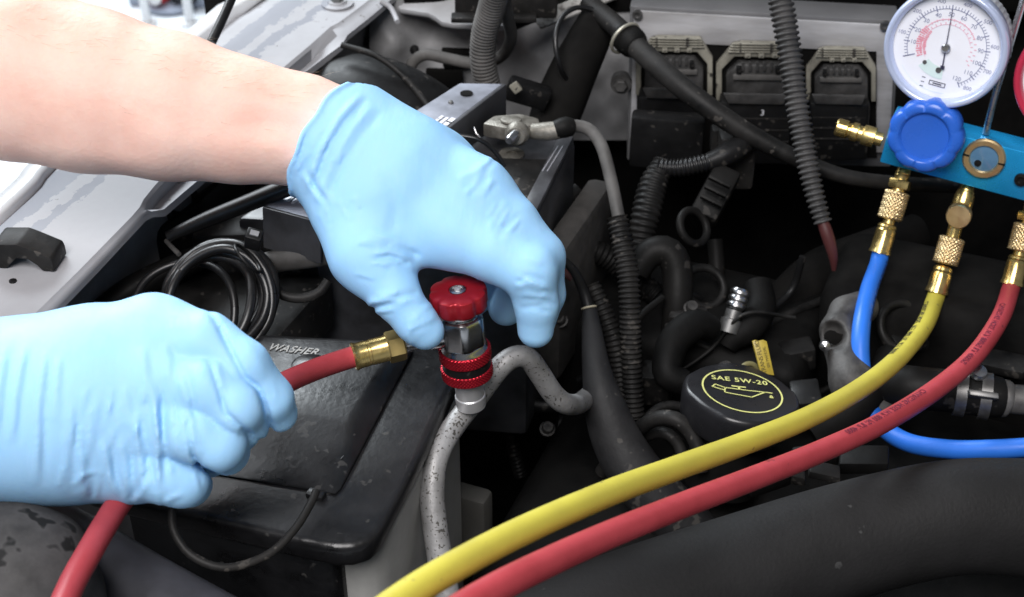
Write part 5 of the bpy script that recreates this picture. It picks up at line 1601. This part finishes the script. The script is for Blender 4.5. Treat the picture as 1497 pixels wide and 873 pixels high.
# ---- right glove (turning the knob)
lo, hi = C3(395, 545, .88), C3(850, 95, .70)
F = Field(np.minimum(lo, hi) - .004, np.maximum(lo, hi) + .004, 0.00105)
palm = chain(F, [(430, 186, .80, 79), (480, 206, .80, 76), (530, 240, .80, 74)], .01)
palm = smin(palm, chain(F, [(505, 200, .80, 66), (600, 236, .795, 56), (690, 285, .79, 52)], .01), .02)       # middle metacarpal
palm = smin(palm, chain(F, [(500, 215, .795, 62), (580, 275, .785, 58), (655, 335, .78, 48)], .01), .02)      # index metacarpal
palm = smin(palm, chain(F, [(520, 200, .81, 58), (640, 245, .82, 48), (712, 300, .82, 44)], .01), .02)        # ring and little side
palm = smin(palm, chain(F, [(490, 235, .795, 55), (512, 310, .785, 50), (535, 372, .775, 45)], .01), .018)     # thumb metacarpal
palm = smin(palm, chain(F, [(560, 300, .785, 45), (580, 345, .782, 34)], .01), .018)                           # web
thumb = chain(F, [(535, 372, .775, 44), (578, 432, .768, 34), (608, 470, .768, 29), (622, 484, .77, 26)], .003)
index = chain(F, [(655, 338, .78, 46), (720, 368, .772, 42), (774, 398, .768, 38), (784, 445, .775, 30), (783, 482, .782, 25)], .003)
middle = chain(F, [(695, 290, .79, 48), (745, 330, .785, 42), (788, 376, .785, 36), (796, 430, .795, 28), (785, 478, .805, 23)], .003)
ring = chain(F, [(712, 305, .82, 42), (755, 355, .83, 36), (768, 405, .84, 30), (740, 450, .845, 25)], .006)
little = chain(F, [(690, 325, .835, 38), (720, 375, .85, 30), (715, 415, .855, 26), (690, 440, .852, 23)], .006)
fg = smin(smin(index, middle, .010), smin(ring, little, .003), .004)
f = smin(palm, thumb, .016)
f = smin(f, fg, .014)
# cuff: cut by a plane through the wrist, with a wavy rim
ca, cb_ = C3(514, 124, .80), C3(429, 270, .80)
cd_ = nrm(cb_ - ca)
cnv = nrm(np.cross(cd_, [0, 0, 1.0]))
if cnv[0] > 0:
    cnv = -cnv
rel = F.p - ((ca + cb_) / 2).astype(np.float32)
tt_ = rel @ cd_.astype(np.float32)
cut = rel @ cnv.astype(np.float32) - .0045 * (1 - (tt_ / .034) ** 2) - .0007 * np.sin(tt_ * 260) - .0006 * np.sin(rel[..., 2] * 300)
f = folds(F, f, [
    (1.5, 5, .83, [(530, 135), (496, 172), (466, 222), (446, 285)]), (-1.3, 4, .83, [(538, 142), (505, 178), (474, 228), (454, 290)]),
    (1.2, 5, .83, [(546, 152), (516, 188), (486, 236), (462, 296)]), (-.9, 5, .83, [(560, 160), (528, 198), (498, 248), (474, 300)]),
    (1.0, 5, .82, [(440, 250), (452, 272), (470, 300)]), (-1.0, 4, .82, [(448, 250), (460, 272), (478, 298)]), (.9, 5, .82, [(456, 240), (468, 268), (488, 300)]),
    (1.3, 5, .80, [(536, 444), (552, 440), (572, 434)]), (-1.3, 4, .80, [(540, 451), (556, 447), (578, 442)]),
    (1.0, 5, .80, [(545, 372), (570, 366), (604, 380)]), (-1.1, 4, .80, [(540, 381), (570, 374), (600, 388)]),
    (.9, 6, .80, [(520, 352), (560, 350), (606, 366)]), (-.9, 5, .80, [(556, 358), (590, 362), (616, 376)]),
    (.6, 5, .82, [(706, 236), (690, 252), (668, 262)]), (-.5, 5, .82, [(716, 250), (700, 266), (676, 274)]),
    (.6, 5, .82, [(744, 292), (726, 312), (712, 340)]), (-.6, 5, .82, [(760, 306), (742, 326), (726, 352)]),
    (-1.0, 5, .79, [(752, 412), (772, 404), (800, 412)]), (.9, 5, .79, [(750, 420), (772, 414), (802, 424)]), (-.8, 4, .79, [(758, 452), (780, 448), (806, 456)]),
    (1.0, 5, .80, [(604, 508), (596, 492), (600, 474)]), (-.9, 4, .80, [(574, 438), (596, 430), (612, 428)]), (.7, 4, .80, [(580, 446), (600, 438), (620, 440)]),
    (.5, 14, .82, [(590, 205), (640, 250), (690, 300)]), (-.6, 16, .82, [(600, 270), (650, 300), (700, 335)]), (-.8, 10, .82, [(560, 250), (580, 300), (570, 345)])])
fr_ = random.Random(8)
WR = []
for (cx, cy, n_, ang, sp) in ((470, 225, 12, 2.05, 34), (560, 372, 9, .15, 34), (556, 438, 6, -.25, 18), (700, 262, 5, 2.2, 22), (770, 400, 6, .25, 20), (784, 446, 5, .1, 14), (740, 318, 5, 2.2, 22), (500, 300, 6, 1.2, 26), (612, 462, 4, -.6, 14)):
    for k in range(n_):
        x, y = cx + fr_.uniform(-sp, sp), cy + fr_.uniform(-sp, sp)
        a_ = ang + fr_.uniform(-.25, .25)
        h_ = fr_.uniform(9, 24)
        am = fr_.uniform(.3, .65)
        dx, dy = math.cos(a_) * h_, math.sin(a_) * h_
        WR.append((am, fr_.uniform(2.6, 3.8), .82, [(x - dx, y - dy), (x + fr_.uniform(-2, 2), y + fr_.uniform(-2, 2)), (x + dx, y + dy)]))
        WR.append((-am * .7, 3.2, .82, [(x - dx + 4, y - dy + 5), (x + 4, y + 5), (x + dx + 4, y + dy + 5)]))
f = folds(F, f, WR)
g0 = f - .0007
f = smax(g0, cut, .0006)
f = smin(f, np.sqrt((cut + .0012) ** 2 + (g0 - .0002) ** 2) - .0013, .0008)       # rolled bead of the cuff
v, fc = surface_nets(f, F.lo, F.vox)
g1 = MB().add(cam2world(v), fc).build('glove', glove_m, person, angle=180)
tag(g1, 'blue glove pinching the red coupler knob')

# ---- left glove (fist round the red hose)
lo, hi = C3(-175, 765, .775), C3(445, 405, .60)
F = Field(np.minimum(lo, hi) - .004, np.maximum(lo, hi) + .004, 0.0011)
palm = chain(F, [(-180, 610, .69, 104), (-60, 602, .685, 108), (30, 598, .68, 108)], .012)
palm = smin(palm, chain(F, [(30, 572, .68, 92), (130, 530, .675, 74), (222, 491, .67, 54)], .01), .022)
palm = smin(palm, chain(F, [(30, 590, .675, 95), (140, 562, .668, 74), (222, 552, .662, 58)], .01), .022)
palm = smin(palm, chain(F, [(30, 610, .675, 95), (130, 613, .67, 74), (208, 614, .664, 59)], .01), .022)
palm = smin(palm, chain(F, [(30, 622, .68, 90), (110, 650, .68, 72), (182, 671, .675, 57)], .01), .022)
index = chain(F, [(228, 490, .672, 53), (300, 502, .660, 45), (356, 535, .657, 37), (396, 582, .664, 31), (408, 605, .674, 26)], .003)
middle = chain(F, [(235, 553, .664, 53), (305, 566, .652, 45), (346, 594, .652, 39), (362, 616, .668, 32), (345, 640, .70, 26)], .003)
ring = chain(F, [(222, 614, .666, 53), (285, 630, .653, 45), (318, 648, .655, 40), (330, 660, .674, 32), (305, 672, .705, 26)], .003)
little = chain(F, [(190, 672, .678, 54), (242, 692, .663, 43), (266, 702, .665, 38), (276, 708, .685, 31), (250, 712, .71, 26)], .003)
thumb = chain(F, [(120, 640, .70, 60), (230, 620, .73, 36), (320, 580, .745, 30), (365, 555, .75, 26)], .008)
f = smin(palm, thumb, .012)
fg = smin(smin(index, middle, .0012), smin(ring, little, .0012), .0012)
f = smin(f, fg, .011)
L_ = []
for x0, y0, x1, y1, x2, y2, amp in ((222, 548, 228, 630, 232, 715, 1.7), (261, 535, 273, 600, 282, 668, 1.5), (196, 605, 203, 660, 208, 722, 1.5), (150, 640, 157, 690, 172, 728, 1.3),
                               (122, 655, 118, 700, 124, 730, 1.2), (176, 640, 181, 680, 184, 722, 1.1), (66, 508, 55, 600, 53, 712, 1.4), (36, 500, 22, 580, 16, 650, 1.3),
                               (8, 505, -2, 570, -6, 640, 1.2), (104, 580, 98, 660, 94, 722, .9), (312, 530, 318, 560, 322, 590, .8), (182, 560, 186, 600, 186, 630, .8), (207, 505, 212, 550, 216, 590, .9),
                               (240, 500, 246, 530, 246, 560, .7), (84, 520, 82, 560, 78, 620, .9), (140, 585, 136, 625, 132, 660, .7)):
    L_.append((amp * .9, 6.0, .69, [(x0, y0), (x1, y1), (x2, y2)]))
    L_.append((-amp * .6, 5.5, .69, [(x0 + 12, y0), (x1 + 12, y1), (x2 + 12, y2)]))
L_ += [(.9, 4, .70, [(106, 712), (122, 696), (140, 688)]), (.9, 4, .70, [(240, 737), (252, 728), (268, 722)]), (-1.0, 5, .70, [(186, 734), (200, 716), (214, 690)]), (1.0, 5, .70, [(196, 736), (210, 716), (222, 696)])]
# creases between the fingers
L_ += [(-2.6, 4.2, .70, [(300, 448), (320, 478), (342, 522), (357, 551), (378, 567), (392, 606), (404, 670)]), (-2.6, 4.2, .70, [(304, 520), (316, 556), (330, 604), (358, 629), (400, 655)]),
       (-2.6, 4.2, .70, [(270, 600), (276, 630), (282, 664), (294, 684), (345, 712)]), (.6, 9, .70, [(330, 470), (362, 505), (392, 552)])]
fr_ = random.Random(5)
for i in range(46):                       # many short tension wrinkles towards the gripped hose
    x = fr_.uniform(90, 292)
    y = fr_.uniform(560, 715)
    ln_ = fr_.uniform(16, 60)
    sl = (x - 190) * .0022 + fr_.uniform(-.12, .12)
    am = fr_.uniform(.3, .75)
    L_.append((am, fr_.uniform(2.6, 4.0), .70, [(x, y), (x + sl * ln_ * .5 + fr_.uniform(-2, 2), y + ln_ * .5), (x + sl * ln_, y + ln_)]))
    L_.append((-am * .6, 3.4, .70, [(x + 6, y), (x + 6 + sl * ln_ * .5, y + ln_ * .5), (x + 6 + sl * ln_, y + ln_)]))
for (x, y) in ((262, 470), (285, 540), (262, 606), (228, 668), (392, 575)):
    for k in range(3):                    # knuckle wrinkles
        o_ = (k - 1) * 9
        L_.append((fr_.uniform(.35, .6), 3.2, .70, [(x + o_ - 4, y - 16), (x + o_ + 2, y), (x + o_ - 2, y + 16)]))
f = folds(F, f, L_)
v, fc = surface_nets(f - .0004, F.lo, F.vox)
g2 = MB().add(cam2world(v), fc).build('glove', glove_m, person, angle=180)
tag(g2, 'blue glove gripping the red hose in a fist')
